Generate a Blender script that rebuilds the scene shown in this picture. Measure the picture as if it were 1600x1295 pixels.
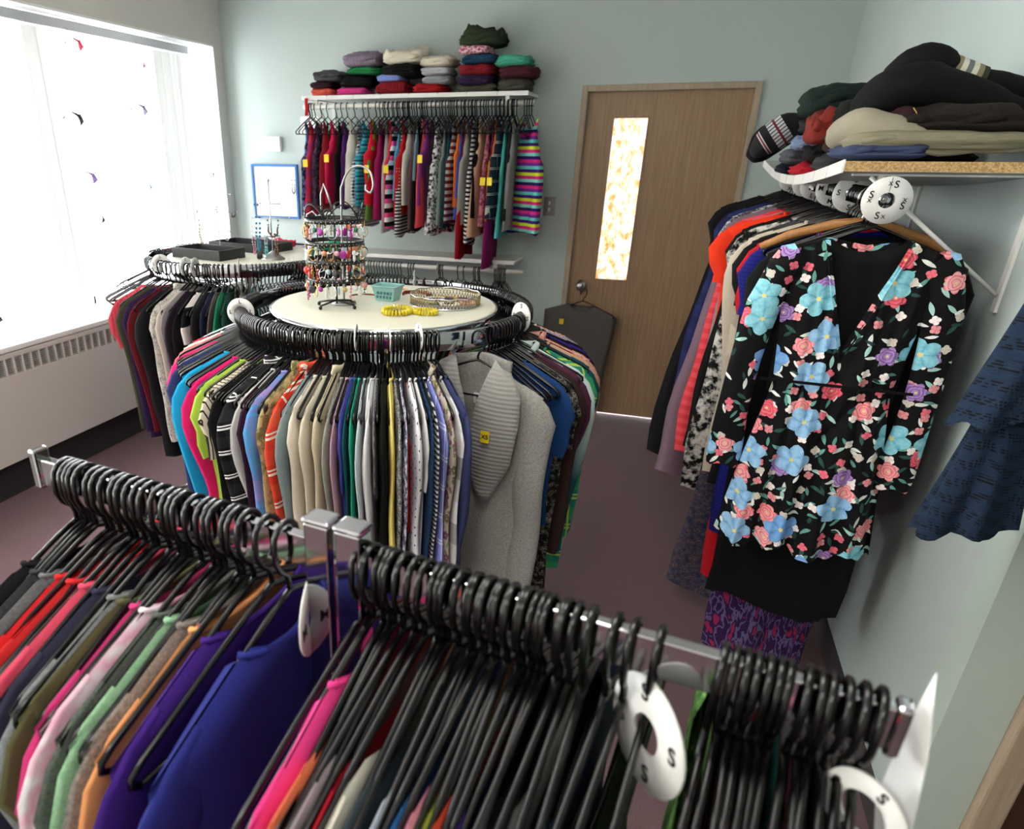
import bpy, bmesh, math, random
from mathutils import Vector, Matrix, noise
PI = math.pi
R = math.radians
rnd = random.Random(11)
S = bpy.context.scene
COL = S.collection
for o in list(bpy.data.objects): bpy.data.objects.remove(o)

# ------------------------------------------------------------------ camera, sky, sun, exposure
CAMZ = 1.68
cd = bpy.data.cameras.new('camera'); cam = bpy.data.objects.new('camera', cd); COL.objects.link(cam)
cd.sensor_width = 36; cd.lens = 1088.5 / 1600 * 36
cd.shift_x = (800 - 625.1) / 1600; cd.shift_y = -(647.5 - 741.6) / 1600
cd.clip_start = .02
MC = Matrix(((0.93659688, -0.15012645, 0.31662017), (0.35038604, 0.39095807, -0.85110599), (0.00398831, 0.90808251, 0.41877232)))
cam.matrix_world = Matrix.Translation((0, 0, CAMZ)) @ MC.to_4x4()
cd.dof.use_dof = True; cd.dof.focus_distance = 1.75; cd.dof.aperture_fstop = 6.0
S.camera = cam
S.view_settings.view_transform = 'Standard'; S.view_settings.look = 'None'
S.view_settings.gamma = 1; S.view_settings.use_curve_mapping = False
S.view_settings.exposure = 1.5
W = bpy.data.worlds.new('sky'); S.world = W; W.use_nodes = True
W.node_tree.nodes['Background'].inputs[0].default_value = (.93, .97, 1, 1)
W.node_tree.nodes['Background'].inputs[1].default_value = 7.5
sl = bpy.data.lights.new('sun', 'SUN'); sl.energy = 14; sl.angle = R(.6); sl.color = (1, .96, .9)
sun = bpy.data.objects.new('sun', sl); COL.objects.link(sun)
sun.rotation_euler = Vector((.40, -.82, -.42)).to_track_quat('-Z', 'Y').to_euler()

# ------------------------------------------------------------------ helpers
def lin(h):
    h = h.lstrip('#')
    if len(h) == 3: h = ''.join(c * 2 for c in h)
    v = [int(h[i:i + 2], 16) / 255 for i in (0, 2, 4)]
    return tuple(((c + .055) / 1.055) ** 2.4 if c > .04045 else c / 12.92 for c in v) + (1,)

class NT:
    def __init__(s, name):
        s.m = bpy.data.materials.new(name); s.m.use_nodes = True
        s.t = s.m.node_tree; s.b = s.t.nodes['Principled BSDF']
    def n(s, kind, **kw):
        x = s.t.nodes.new(kind)
        for k, v in kw.items(): setattr(x, k, v)
        return x
    def l(s, a, b): s.t.links.new(a, b)
    def inp(s, sock, v):
        if hasattr(v, 'links'): s.l(v, sock)
        elif v is not None: sock.default_value = v
    def math(s, op, a, b=None, c=None):
        x = s.n('ShaderNodeMath', operation=op)
        for i, v in enumerate((a, b, c)):
            if v is not None: s.inp(x.inputs[i], v)
        return x.outputs[0]
    def vmath(s, op, a, b=None, out=0):
        x = s.n('ShaderNodeVectorMath', operation=op)
        s.inp(x.inputs[0], a)
        if b is not None: s.inp(x.inputs[1], b)
        return x.outputs[out]
    def mix(s, f, a, b):
        x = s.n('ShaderNodeMix', data_type='RGBA')
        s.inp(x.inputs[0], f); s.inp(x.inputs[6], a); s.inp(x.inputs[7], b)
        return x.outputs[2]
    def obj(s):
        c = s.n('ShaderNodeTexCoord'); sp = s.n('ShaderNodeSeparateXYZ'); s.l(c.outputs['Object'], sp.inputs[0])
        return c.outputs['Object'], sp.outputs[0], sp.outputs[1], sp.outputs[2]
    def noise(s, vec, scale, detail=3, rough=.5, out=0):
        x = s.n('ShaderNodeTexNoise'); s.l(vec, x.inputs['Vector'])
        x.inputs['Scale'].default_value = scale; x.inputs['Detail'].default_value = detail; x.inputs['Roughness'].default_value = rough
        return x.outputs[out]
    def ramp(s, f, stops, const=False):
        x = s.n('ShaderNodeValToRGB'); s.l(f, x.inputs[0])
        if const: x.color_ramp.interpolation = 'CONSTANT'
        e = x.color_ramp.elements
        while len(e) < len(stops): e.new(.5)
        for k, (p, c) in enumerate(stops): e[k].position = p; e[k].color = c
        return x.outputs[0]
    def bump(s, h, strength=.3, dist=.002):
        x = s.n('ShaderNodeBump'); x.inputs['Strength'].default_value = strength; x.inputs['Distance'].default_value = dist
        s.l(h, x.inputs['Height']); s.l(x.outputs[0], s.b.inputs['Normal'])
    def base(s, c): s.inp(s.b.inputs['Base Color'], c)
    def set(s, **kw):
        for k, v in kw.items(): s.b.inputs[k.replace('_', ' ')].default_value = v

MATS = {}
def plain(name, col, rough=.5, metal=0, **kw):
    if name in MATS: return MATS[name]
    t = NT(name); t.base(lin(col)); t.set(Roughness=rough, Metallic=metal, **kw)
    MATS[name] = t.m; return t.m

def flowers(t, p, scale, rad, present, pal, petals, seed, base, squash=1.0):
    """one layer of printed blossoms: a voronoi cell holds one flower"""
    q = t.vmath('ADD', t.vmath('SCALE', p), (seed * 3.7, seed * 1.3, 0)); q.node.inputs[0].links[0].from_node.inputs['Scale'].default_value = scale
    v = t.n('ShaderNodeTexVoronoi', voronoi_dimensions='2D'); t.l(q, v.inputs['Vector']); v.inputs['Scale'].default_value = 1; v.inputs['Randomness'].default_value = .75
    d = t.vmath('SUBTRACT', q, v.outputs['Position'])
    sp = t.n('ShaderNodeSeparateXYZ'); t.l(d, sp.inputs[0])
    cr = t.n('ShaderNodeSeparateColor'); t.l(v.outputs['Color'], cr.inputs[0])
    ang = t.math('ADD', t.math('ARCTAN2', sp.outputs[0], sp.outputs[1]), t.math('MULTIPLY', cr.outputs[2], 6.28))
    r = t.vmath('LENGTH', d, out=1)
    wob = t.math('MULTIPLY', t.noise(q, 5, 2), .22)
    if petals:
        lim = t.math('MULTIPLY', t.math('ADD', t.math('ADD', .62, wob), t.math('MULTIPLY', t.math('ABSOLUTE', t.math('COSINE', t.math('MULTIPLY', ang, petals / 2))), .3)), rad)
        m = t.math('LESS_THAN', r, lim)
    else:      # leaf: a thin lens at a random angle
        lx = t.math('MULTIPLY', r, t.math('COSINE', ang)); ly = t.math('MULTIPLY', r, t.math('SINE', ang))
        e = t.math('ADD', t.math('POWER', t.math('DIVIDE', lx, rad), 2), t.math('ABSOLUTE', t.math('DIVIDE', ly, rad * .3)))
        m = t.math('LESS_THAN', e, .95)
    m = t.math('MULTIPLY', m, t.math('LESS_THAN', cr.outputs[0], present))
    n = len(pal)
    c = t.ramp(cr.outputs[1], [(k / n, lin(a)) for k, (a, b) in enumerate(pal)], True)
    c2 = t.ramp(cr.outputs[1], [(k / n, lin(b)) for k, (a, b) in enumerate(pal)], True)
    if petals == 6: fine = t.math('ADD', t.math('MULTIPLY', t.math('ABSOLUTE', t.math('SINE', t.math('ADD', t.math('MULTIPLY', r, 34), t.math('MULTIPLY', t.noise(q, 6, 2), 5)))), .75), t.math('MULTIPLY', t.noise(q, 18, 2), .3))
    elif petals: fine = t.math('ADD', t.math('MULTIPLY', t.math('POWER', t.math('ABSOLUTE', t.math('COSINE', t.math('MULTIPLY', ang, petals / 2))), .6), .5), t.math('SUBTRACT', t.math('MULTIPLY', t.noise(q, 13, 3, .7), 1.1), .25))
    else: fine = t.noise(q, 14, 2)
    col = t.mix(fine, c, c2)
    if petals and rad > .3: col = t.mix(t.math('LESS_THAN', r, rad * .13), col, lin('e8d890'))
    return t.mix(m, base, col)

def cloth(spec):
    """pattern:colours -> fabric material (prints are in the cloth; only colour, weave and ribs here)"""
    if spec in MATS: return MATS[spec]
    a = spec.split(':'); kind = a[0]; c = [lin(x) for x in a[1:] if len(x) in (3, 6) and all(k in '0123456789abcdef' for k in x)]
    c = [tuple(v * .45 for v in q[:3]) + (1,) if max(q[:3]) < .012 else q for q in c]
    f = [float(x[1:]) for x in a[1:] if x[0] == '@']
    t = NT('cloth_' + kind); co, X, Y, Z = t.obj()
    h = t.math('ADD', X, Y)
    comb = t.n('ShaderNodeCombineXYZ'); t.l(h, comb.inputs[0]); t.l(Z, comb.inputs[1]); p = comb.outputs[0]
    s = f[0] if f else None
    bumph = t.noise(co, 420, 2); bs = .25
    col = c[0]
    if kind == 'solid': col = t.mix(t.noise(co, 60, 3), c[0], tuple(x * .82 for x in c[0][:3]) + (1,))
    elif kind == 'heather': col = t.mix(t.ramp(t.noise(co, 260, 4, .8), [(.35, (0, 0, 0, 1)), (.65, (1, 1, 1, 1))]), c[0], c[1])
    elif kind == 'rib':
        w = t.math('SINE', t.math('MULTIPLY', X, s or 700)); col = t.mix(t.noise(co, 200, 3, .7), c[0], c[1] if len(c) > 1 else c[0]); bumph = w; bs = .6
    elif kind in ('stripe', 'vstripe'):
        u = t.math('FRACT', t.math('MULTIPLY', Z if kind == 'stripe' else h, s or 30))
        n = len(c); col = t.ramp(u, [(k / n, x) for k, x in enumerate(c)], True)
    elif kind == 'plaid':
        def band(q, fr, w, off=0): return t.math('LESS_THAN', t.math('FRACT', t.math('ADD', t.math('MULTIPLY', q, fr), off)), w)
        fr = s or 9
        k = t.math('MULTIPLY', t.math('ADD', band(Z, fr, .45), band(h, fr, .45)), .5)
        col = t.mix(k, c[0], c[1])
        ln = t.math('MAXIMUM', t.math('MAXIMUM', band(Z, fr, .07, .3), band(h, fr, .07, .3)), band(Z, fr, .05, .17))
        col = t.mix(ln, col, c[2])
    elif kind == 'dots':
        v = t.n('ShaderNodeTexVoronoi', voronoi_dimensions='2D'); t.l(p, v.inputs[0]); v.inputs['Scale'].default_value = s or 30; v.inputs['Randomness'].default_value = .3
        col = t.mix(t.math('LESS_THAN', v.outputs['Distance'], f[1] if len(f) > 1 else .14), c[0], c[1])
    elif kind == 'leo':
        v = t.n('ShaderNodeTexVoronoi', voronoi_dimensions='2D', feature='DISTANCE_TO_EDGE'); t.l(t.vmath('ADD', p, t.noise(co, 30, 2, out=1)), v.inputs[0]); v.inputs['Scale'].default_value = s or 32
        m = t.math('LESS_THAN', t.math('ADD', v.outputs['Distance'], t.math('MULTIPLY', t.noise(co, 60, 1), .25)), f[1] if len(f) > 1 else .27)
        col = t.mix(m, c[0], c[1])
    elif kind == 'blotch':
        n = len(c); u = t.noise(co, s or 22, 3, .6)
        col = t.ramp(u, [(.5 + (k / n - .5) * .5 if k else 0, x) for k, x in enumerate(c)], len(f) > 1)
    elif kind == 'ombre': col = t.ramp(t.math('ADD', t.math('MULTIPLY', Z, -1.25), 0), [(.35, c[0]), (.62, c[1])])
    elif kind == 'tiedye': col = t.ramp(t.noise(co, s or 9, 3, .55), [(.38, c[0]), (.5, c[1]), (.6, c[-1])])
    elif kind == 'check':
        k = t.math('LESS_THAN', t.math('FRACT', t.math('MULTIPLY', h, s or 60)), .5); k2 = t.math('LESS_THAN', t.math('FRACT', t.math('MULTIPLY', Z, s or 60)), .5)
        col = t.mix(t.math('MULTIPLY', t.math('ADD', k, k2), .5), c[0], c[1])
    elif kind == 'floral':
        col = t.mix(1.0, c[0], c[0])
        pal = [(x, y) for x, y in zip(a[2::2], a[3::2]) if x[0] != '@' and y[0] != '@']
        col = flowers(t, p, s or 18, .34, .75, [('5a6a4a', '8a9a6a')], 0, 5, col)
        col = flowers(t, p, (s or 18), .38, .7, pal, 5, 1, col)
        col = flowers(t, p, (s or 18) * 2, .36, .5, pal, 4, 2, col)
    elif kind == 'garden':       # the big flower print of the front dress
        col = t.mix(1.0, lin('08080a'), lin('08080a')); comb = t.n('ShaderNodeCombineXYZ'); t.l(X, comb.inputs[0]); t.l(Z, comb.inputs[1]); p = comb.outputs[0]
        col = flowers(t, p, 27, .46, .6, [('2c6c66', '8fd0c4'), ('c9d6cf', 'f2f4ea'), ('1c3a38', '3a6a62'), ('6fb5ac', 'c8e8dc')], 0, 1, col)
        col = flowers(t, p, 33, .46, .5, [('2e5f5c', '7dc2b4'), ('d9ded4', 'ffffff'), ('173230', '2f5650')], 0, 6, col)
        col = flowers(t, p, 27, .3, .5, [('d03048', 'f08090'), ('e8b8a8', 'ffffff'), ('e8e8e0', 'c8b8a8'), ('c04058', 'f0a8a8')], 4, 2, col)
        col = flowers(t, p, 12.5, .31, .6, [('c81838', 'f07a88'), ('5a3080', 'b894d0'), ('e04058', 'f8b0b0'), ('e03050', 'f4c0c0')], 6, 3, col)
        col = flowers(t, p, 8.8, .36, .66, [('1f8ab0', '9fe0e8'), ('3f86c8', 'a8d4f0'), ('1f8ab0', '9fe0e8'), ('2a70c0', '86b8e8')], 5, 4, col)
    elif kind == 'lace':
        v = t.n('ShaderNodeTexVoronoi', voronoi_dimensions='2D'); t.l(p, v.inputs[0]); v.inputs['Scale'].default_value = 170; v.inputs['Randomness'].default_value = .2
        hole = t.math('MULTIPLY', t.math('LESS_THAN', v.outputs['Distance'], .33), t.math('GREATER_THAN', t.math('SINE', t.math('ADD', t.math('MULTIPLY', Z, 190), t.math('MULTIPLY', t.math('ABSOLUTE', t.math('SINE', t.math('MULTIPLY', h, 45))), 4))), -.1))
        col = t.mix(hole, c[0], c[1]); bumph = v.outputs['Distance']; bs = .8
    elif kind == 'ikat':
        mp = t.n('ShaderNodeMapping'); t.l(p, mp.inputs[0]); mp.inputs['Scale'].default_value = (55, 14, 1)
        n1 = t.noise(mp.outputs[0], 1, 2); col = t.ramp(n1, [(0, c[0]), (.46, c[2]), (.52, c[0]), (.6, c[1])], True)
    elif kind == 'nordic':
        k = t.math('FRACT', t.math('MULTIPLY', Y, 9)); z = t.math('ABSOLUTE', t.math('SINE', t.math('MULTIPLY', X, 160)))
        m = t.math('LESS_THAN', t.math('ADD', k, t.math('MULTIPLY', z, .35)), .6)
        col = t.mix(m, c[0], c[1]); col = t.mix(t.math('LESS_THAN', t.math('ABSOLUTE', t.math('SUBTRACT', k, .7)), .05), col, c[2])
    t.base(col); t.bump(bumph, bs, .0015)
    t.set(Roughness=.88); t.b.inputs['Specular IOR Level'].default_value = .25
    MATS[spec] = t.m; return t.m

def link(name, me, mat=None, parent=None, smooth=True):
    o = bpy.data.objects.new(name, me)
    if mat is not None:
        if len(me.materials) == 0: me.materials.append(None)
        o.material_slots[0].link = 'OBJECT'; o.material_slots[0].material = mat
    COL.objects.link(o); o.parent = parent
    return o
def mesh(name, vs, fs, smooth=True):
    me = bpy.data.meshes.new(name); me.from_pydata([tuple(v) for v in vs], [], fs); me.update()
    if smooth: me.polygons.foreach_set('use_smooth', [True] * len(me.polygons))
    return me
def tag(o, label=None, cat=None, group=None, kind=None):
    if label: o['label'] = label
    if cat: o['category'] = cat
    if group: o['group'] = group
    if kind: o['kind'] = kind
    return o
def thing(name, label, cat, loc=(0, 0, 0), rz=0, group=None, rot=None):
    o = bpy.data.objects.new(name, None); COL.objects.link(o); o.empty_display_size = .05
    o.location = loc; o.rotation_euler = rot or (0, 0, rz)
    return tag(o, label, cat, group)

def spl(pts, rs, k=4):
    P = [Vector(p) for p in pts]; n = len(P); rs = rs if isinstance(rs, (list, tuple)) else [rs] * n; o = []; q = []
    for i in range(n - 1):
        a, b_, c, d = P[max(i - 1, 0)], P[i], P[i + 1], P[min(i + 2, n - 1)]; ra, rb, rc_, rd = rs[max(i - 1, 0)], rs[i], rs[i + 1], rs[min(i + 2, n - 1)]
        for j in range(k):
            t = j / k; f = lambda a, b_, c, d: .5 * (2 * b_ + (c - a) * t + (2 * a - 5 * b_ + 4 * c - d) * t * t + (3 * b_ - a - 3 * c + d) * t ** 3)
            o.append(f(a, b_, c, d)); q.append(f(ra, rb, rc_, rd))
    return o + [P[-1]], q + [rs[-1]]
class G:     # geometry collector
    def __init__(s): s.v = []; s.f = []
    def add(s, vs, fs):
        k = len(s.v); s.v += [Vector(v) for v in vs]; s.f += [[i + k for i in f] for f in fs]; return s
    def box(s, x0, x1, y0, y1, z0, z1):
        return s.add([(x, y, z) for z in (z0, z1) for x, y in ((x0, y0), (x1, y0), (x1, y1), (x0, y1))],
                     [(3, 2, 1, 0), (4, 5, 6, 7), (0, 1, 5, 4), (1, 2, 6, 5), (2, 3, 7, 6), (3, 0, 4, 7)])
    def tube(s, pts, r, n=6, closed=False, sq=1.0, caps=True):
        pts = [Vector(p) for p in pts]; m = len(pts); rr = r if isinstance(r, (list, tuple)) else [r] * m
        up = None; vs = []
        for i, p in enumerate(pts):
            if closed: d = pts[(i + 1) % m] - pts[i - 1]
            else: d = pts[min(i + 1, m - 1)] - pts[max(i - 1, 0)]
            if d.length < 1e-9: d = Vector((0, 0, 1))
            d.normalize()
            if up is None:
                up = Vector((0, 0, 1)) if abs(d.z) < .9 else Vector((0, 1, 0))
            a = (up - d * up.dot(d))
            if a.length < 1e-4: a = d.orthogonal()
            a.normalize(); b = d.cross(a); up = a
            for k in range(n):
                t = 2 * PI * k / n; vs.append(p + (a * math.cos(t) + b * math.sin(t) * sq) * rr[i])
        fs = []
        for i in range(m if closed else m - 1):
            j = (i + 1) % m
            for k in range(n): l = (k + 1) % n; fs.append((i * n + k, i * n + l, j * n + l, j * n + k))
        if not closed and caps: fs += [tuple(range(n))[::-1], tuple(range((m - 1) * n, m * n))]
        return s.add(vs, fs)
    def roll(s, pts, r, n=18, sq=1.0, seed=0, amp=.06):
        p, q = spl(pts, r); r0 = q[0]; d = (p[0] - p[1]).normalized(); e = (p[-1] - p[-2]).normalized()
        p = [p[0] + d * r0 * .75, p[0] + d * r0 * .5] + p + [p[-1] + e * q[-1] * .5, p[-1] + e * q[-1] * .75]; q = [r0 * .2, r0 * .72] + q + [q[-1] * .72, q[-1] * .2]
        k0 = len(s.v); s.tube(p, q, n, sq=sq)
        for i in range(k0, len(s.v)):
            v = s.v[i]; w = noise.noise_vector(v * 14 + Vector((seed, 0, 0))) * amp * .12 + noise.noise_vector(v * 34) * amp * .05; s.v[i] = v + w
        return s
    def lathe(s, prof, n=24, c=(0, 0, 0), axis='z'):
        vs = []
        for r, z in prof:
            for k in range(n):
                t = 2 * PI * k / n; q = (r * math.cos(t), r * math.sin(t), z)
                if axis == 'y': q = (q[0], q[2], q[1])
                if axis == 'x': q = (q[2], q[0], q[1])
                vs.append(Vector(q) + Vector(c))
        fs = [(i * n + k, i * n + (k + 1) % n, (i + 1) * n + (k + 1) % n, (i + 1) * n + k) for i in range(len(prof) - 1) for k in range(n)]
        return s.add(vs, fs)
    def ball(s, c, r, n=8, m=6, sx=1, sy=1, sz=1):
        vs = [Vector(c) + Vector((0, 0, r * sz))]; fs = []
        for i in range(1, m):
            t = PI * i / m
            for k in range(n): a = 2 * PI * k / n; vs.append(Vector(c) + Vector((r * sx * math.sin(t) * math.cos(a), r * sy * math.sin(t) * math.sin(a), r * sz * math.cos(t))))
        vs.append(Vector(c) - Vector((0, 0, r * sz)))
        for k in range(n):
            l = (k + 1) % n; fs.append((0, 1 + k, 1 + l)); e = 1 + (m - 2) * n; fs.append((e + l, e + k, len(vs) - 1))
            for i in range(m - 2): a = 1 + i * n; fs.append((a + k, a + n + k, a + n + l, a + l))
        return s.add(vs, fs)
    def me(s, name='mesh', smooth=True): return mesh(name, s.v, s.f, smooth)
    def obj(s, name, mat, parent=None, smooth=True): return link(name, s.me(name, smooth), mat, parent)
def bevel(o, w=.003, seg=2):
    m = o.modifiers.new('b', 'BEVEL'); m.width = w; m.segments = seg; m.limit_method = 'ANGLE'; return o
def box(name, mat, x0, x1, y0, y1, z0, z1, parent=None, bev=0):
    o = G().box(x0, x1, y0, y1, z0, z1).obj(name, mat, parent, False)
    if bev: bevel(o, bev)
    return o
TXT = {}
def text_mesh(s, size, depth=.0004):
    k = (s, size)
    if k not in TXT:
        c = bpy.data.curves.new('lettering', 'FONT'); c.body = s; c.size = size; c.extrude = depth; c.align_x = 'CENTER'; c.align_y = 'CENTER'; c.offset = size * .012
        c.resolution_u = 3
        o = bpy.data.objects.new('tmp', c); COL.objects.link(o)
        me = bpy.data.meshes.new_from_object(o.evaluated_get(bpy.context.evaluated_depsgraph_get()))
        bpy.data.objects.remove(o); TXT[k] = me
    return TXT[k]
def copy_tree(o, parent=None):
    c = o.copy(); COL.objects.link(c); c.parent = parent
    for ch in o.children: copy_tree(ch, c)
    return c

# ------------------------------------------------------------------ materials of the room
def wallmat(name, col):
    t = NT(name); co, X, Y, Z = t.obj(); t.base(t.mix(t.noise(co, 3, 2), lin(col), tuple(x * .95 for x in lin(col)[:3]) + (1,)))
    t.bump(t.noise(co, 180, 4, .6), .25, .002); t.set(Roughness=.6); return t.m
M_wall = wallmat('painted_wall', 'b6c3bf'); M_wallw = wallmat('painted_wall_white', 'd2d0c8'); M_wallg = wallmat('painted_wall_green', 'b8c6bc')
M_white = plain('white_enamel', 'e9e9e6', .35); M_ceil = plain('ceiling_white', 'd8d8d4', .8)
M_chrome = plain('chrome', 'bcbcc0', .07, 1); M_steel = plain('brushed_steel', 'a8a8a8', .3, 1)
M_black = plain('black_plastic', '050506', .24); M_blackm = plain('black_wire', '080808', .4)
M_wp = plain('white_plastic', 'dededa', .4); M_ink = plain('black_ink', '101010', .6)
M_yel = plain('yellow_sticker', 'e6c814', .6); M_tan = plain('tan_frame_paint', 'a89c84', .5)
M_board = plain('white_laminate', 'dcdac8', .35)
t = NT('carpet'); co, X, Y, Z = t.obj()
t.base(t.mix(t.ramp(t.noise(co, 260, 3, .8), [(.3, (0, 0, 0, 1)), (.7, (1, 1, 1, 1))]), t.mix(t.noise(co, 4, 3), lin('5c4448'), lin('503a3e')), lin('7c6266'))); t.set(Roughness=.95); t.bump(t.noise(co, 300, 3, .7), .8, .004); M_carpet = t.m
def wood(name, c1, c2, sx=90):
    t = NT(name); co, X, Y, Z = t.obj(); mp = t.n('ShaderNodeMapping'); t.l(co, mp.inputs[0]); mp.inputs['Scale'].default_value = (sx, sx, 4)
    n1 = t.noise(mp.outputs[0], 1, 4, .7); t.base(t.mix(t.ramp(n1, [(.3, (0, 0, 0, 1)), (.7, (1, 1, 1, 1))]), lin(c1), lin(c2))); t.set(Roughness=.45); t.bump(n1, .08, .001); return t.m
M_door = wood('door_veneer', '8c6e50', 'a68a6a'); M_frame = wood('door_frame_tan', '9c8a74', 'b09e88', 60); M_dark = wood('dark_wood', '3a2416', '4c3020'); M_oak = wood('light_wood', '9c6a34', 'b07c44', 60)
t = NT('chipboard'); co, X, Y, Z = t.obj(); t.base(t.mix(t.ramp(t.noise(co, 230, 4, .8), [(.38, (0, 0, 0, 1)), (.6, (1, 1, 1, 1))]), lin('8a6a40'), lin('d0ac78'))); t.set(Roughness=.8); M_chip = t.m

# ------------------------------------------------------------------ room shell
def struct(o): o['kind'] = 'structure'; return o
XL, XR, YB, YC, ZC = -3.16, .755, 4.88, 1.6, 2.72
struct(box('floor', M_carpet, -3.6, 2.6, -1.9, 5.1, -.1, 0))
struct(box('ceiling', M_ceil, -3.6, 2.6, -1.9, 5.1, ZC, ZC + .1))
DX0, DX1, DZ = -.612, .305, 2.02
b = G(); b.box(-3.6, DX0 - .012, YB, YB + .12, 0, ZC); b.box(DX1 + .012, XR + .12, YB, YB + .12, 0, ZC); b.box(DX0 - .012, DX1 + .012, YB, YB + .12, DZ + .012, ZC)
struct(b.obj('wall_back', M_wall, None, False))
WY0, WY1, WZ0, WZ1 = -1.2, 4.78, .79, 2.35
b = G(); b.box(XL - .36, XL, -1.9, WY0, 0, ZC); b.box(XL - .36, XL, WY1, YB, 0, ZC); b.box(XL - .36, XL, WY0, WY1, 0, WZ0 - .03); b.box(XL - .36, XL, WY0, WY1, WZ1, ZC)
struct(b.obj('wall_left', M_wallw, None, False))
struct(box('wall_right', M_wall, XR, XR + .12, YC + .12, YB, 0, ZC))
b = G(); b.box(XR, .875, YC, YC + .12, 0, ZC); b.box(.875, 1.9, YC, YC + .12, 2.1, ZC); b.box(1.9, 2.6, YC, YC + .12, 0, ZC)
struct(b.obj('wall_corner', M_wallg, None, False))
struct(box('wall_side', M_wallg, 2.6, 2.7, -1.9, YC, 0, ZC))
struct(box('wall_front', M_wallw, -3.6, 2.6, -2.0, -1.9, 0, ZC))
struct(box('baseboard_right', plain('vinyl_base', '3a3436', .6), XR - .008, XR, YC, YB, 0, .1))
# door_1 in the back wall
dr = struct(thing('door_1', None, None, (0, YB, 0)))
gx0, gx1, gz0, gz1 = -.452, -.243, .925, 1.885
b = G(); b.box(DX0, gx0, .02, .06, .012, DZ); b.box(gx1, DX1, .02, .06, .012, DZ); b.box(gx0, gx1, .02, .06, gz1, DZ); b.box(gx0, gx1, .02, .06, .012, gz0)
b.obj('door_panel', M_door, dr, False)
b = G(); b.box(DX0 - .035, DX0 - .001, -.025, .1, 0, DZ + .035); b.box(DX1 + .001, DX1 + .035, -.025, .1, 0, DZ + .035); b.box(DX0 - .001, DX1 + .001, -.025, .1, DZ + .001, DZ + .035)
bevel(b.obj('door_frame', M_frame, dr, False), .003)
t = NT('obscured_glass_painted_backlight'); co, X, Y, Z = t.obj()
mp = t.n('ShaderNodeMapping'); t.l(co, mp.inputs[0]); mp.inputs['Scale'].default_value = (1, 1, .62)
c_ = t.ramp(t.noise(mp.outputs[0], 26, 5, .65), [(.34, lin('e88a30')), (.45, lin('f8c890')), (.54, (1, .97, .93, 1)), (1, (1, 1, 1, 1))])
t.base(lin('c8a080')); t.l(c_, t.b.inputs['Emission Color']); t.b.inputs['Emission Strength'].default_value = .5; t.set(Roughness=.2)  # orange-white emission paints in the sunlight behind the pane; the glass is no lamp
box('window_pane', t.m, gx0 + .001, gx1 - .001, .035, .045, gz0 + .001, gz1 - .001, dr)
b = G()
for (x0, x1, z0, z1) in ((gx0 - .004, gx0 + .006, gz0, gz1), (gx1 - .006, gx1 + .004, gz0, gz1), (gx0, gx1, gz0 - .004, gz0 + .006), (gx0, gx1, gz1 - .006, gz1 + .004)): b.box(x0, x1, .012, .05, z0, z1)
b.obj('glazing_bead', M_door, dr, False)
b = G(); b.lathe([(.0, -.06), (.022, -.058), (.031, -.045), (.03, -.03), (.016, -.018), (.012, 0), (.033, 0), (.034, .012), (.034, .02)], 20, (-.53, 0, .885), 'y'); b.obj('door_knob', M_steel, dr)
for z in (1.83, 1.05, .25):
    b = G(); b.lathe([(0, -.05), (.007, -.05), (.007, .05), (0, .05)], 8, (DX1 + .003, -.006, z)); b.obj('hinge', M_steel, dr)
G().box(-.635, -.62, -.027, -.024, .86, .92).obj('strike_plate', M_steel, dr, False)
# door_2 beside the camera, in the corner wall
dr = struct(thing('door_2', None, None, (0, YC, 0)))
b = G(); b.box(.876, .935, -.03, .1, 0, 2.16); b.box(1.85, 1.9, -.03, .1, 0, 2.16); b.box(.935, 1.85, -.03, .1, 2.1, 2.16)
bevel(b.obj('door_frame', M_frame, dr, False), .006, 2)
box('door_panel', M_dark, .936, 1.849, .01, .05, .01, 2.098, dr)
# window
wn = struct(thing('window_1', None, None, (XL, 0, 0)))
def thinglass():
    t = NT('window_glass'); t.t.nodes.remove(t.b); tr = t.n('ShaderNodeBsdfTransparent'); gl = t.n('ShaderNodeBsdfGlossy'); gl.inputs['Roughness'].default_value = .02
    mx = t.n('ShaderNodeMixShader'); mx.inputs[0].default_value = .05; t.l(tr.outputs[0], mx.inputs[1]); t.l(gl.outputs[0], mx.inputs[2])
    t.l(mx.outputs[0], [n for n in t.t.nodes if n.type == 'OUTPUT_MATERIAL'][0].inputs[0]); return t.m
M_glass = thinglass()
for y0, y1 in ((WY0 + .05, -.32), (-.26, .92), (.98, 2.18), (2.24, 3.5), (3.56, WY1 - .05)):
    fr = G(); fr.box(-.31, -.27, y0 - .03, y0 + .02, WZ0, WZ1); fr.box(-.31, -.27, y1 - .02, y1 + .03, WZ0, WZ1); fr.box(-.31, -.27, y0, y1, WZ0, WZ0 + .05); fr.box(-.31, -.27, y0, y1, WZ1 - .05, WZ1)
    f = fr.obj('window_frame', M_white, wn, False); box('pane', M_glass, -.292, -.288, y0 + .02, y1 - .02, WZ0 + .05, WZ1 - .05, f)
b = G(); b.box(-.26, .0, WY1 - .012, WY1, WZ0, WZ1); b.box(-.26, 0, WY0, WY0 + .012, WZ0, WZ1); b.box(-.26, 0, WY0, WY1, WZ1 - .012, WZ1); b.obj('window_reveal', M_white, wn, False)
b = G(); b.box(-.3, .11, WY0 - .1, YB - .002, WZ0 - .03, WZ0); bevel(b.obj('window_sill', M_white, wn, False), .006)
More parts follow.
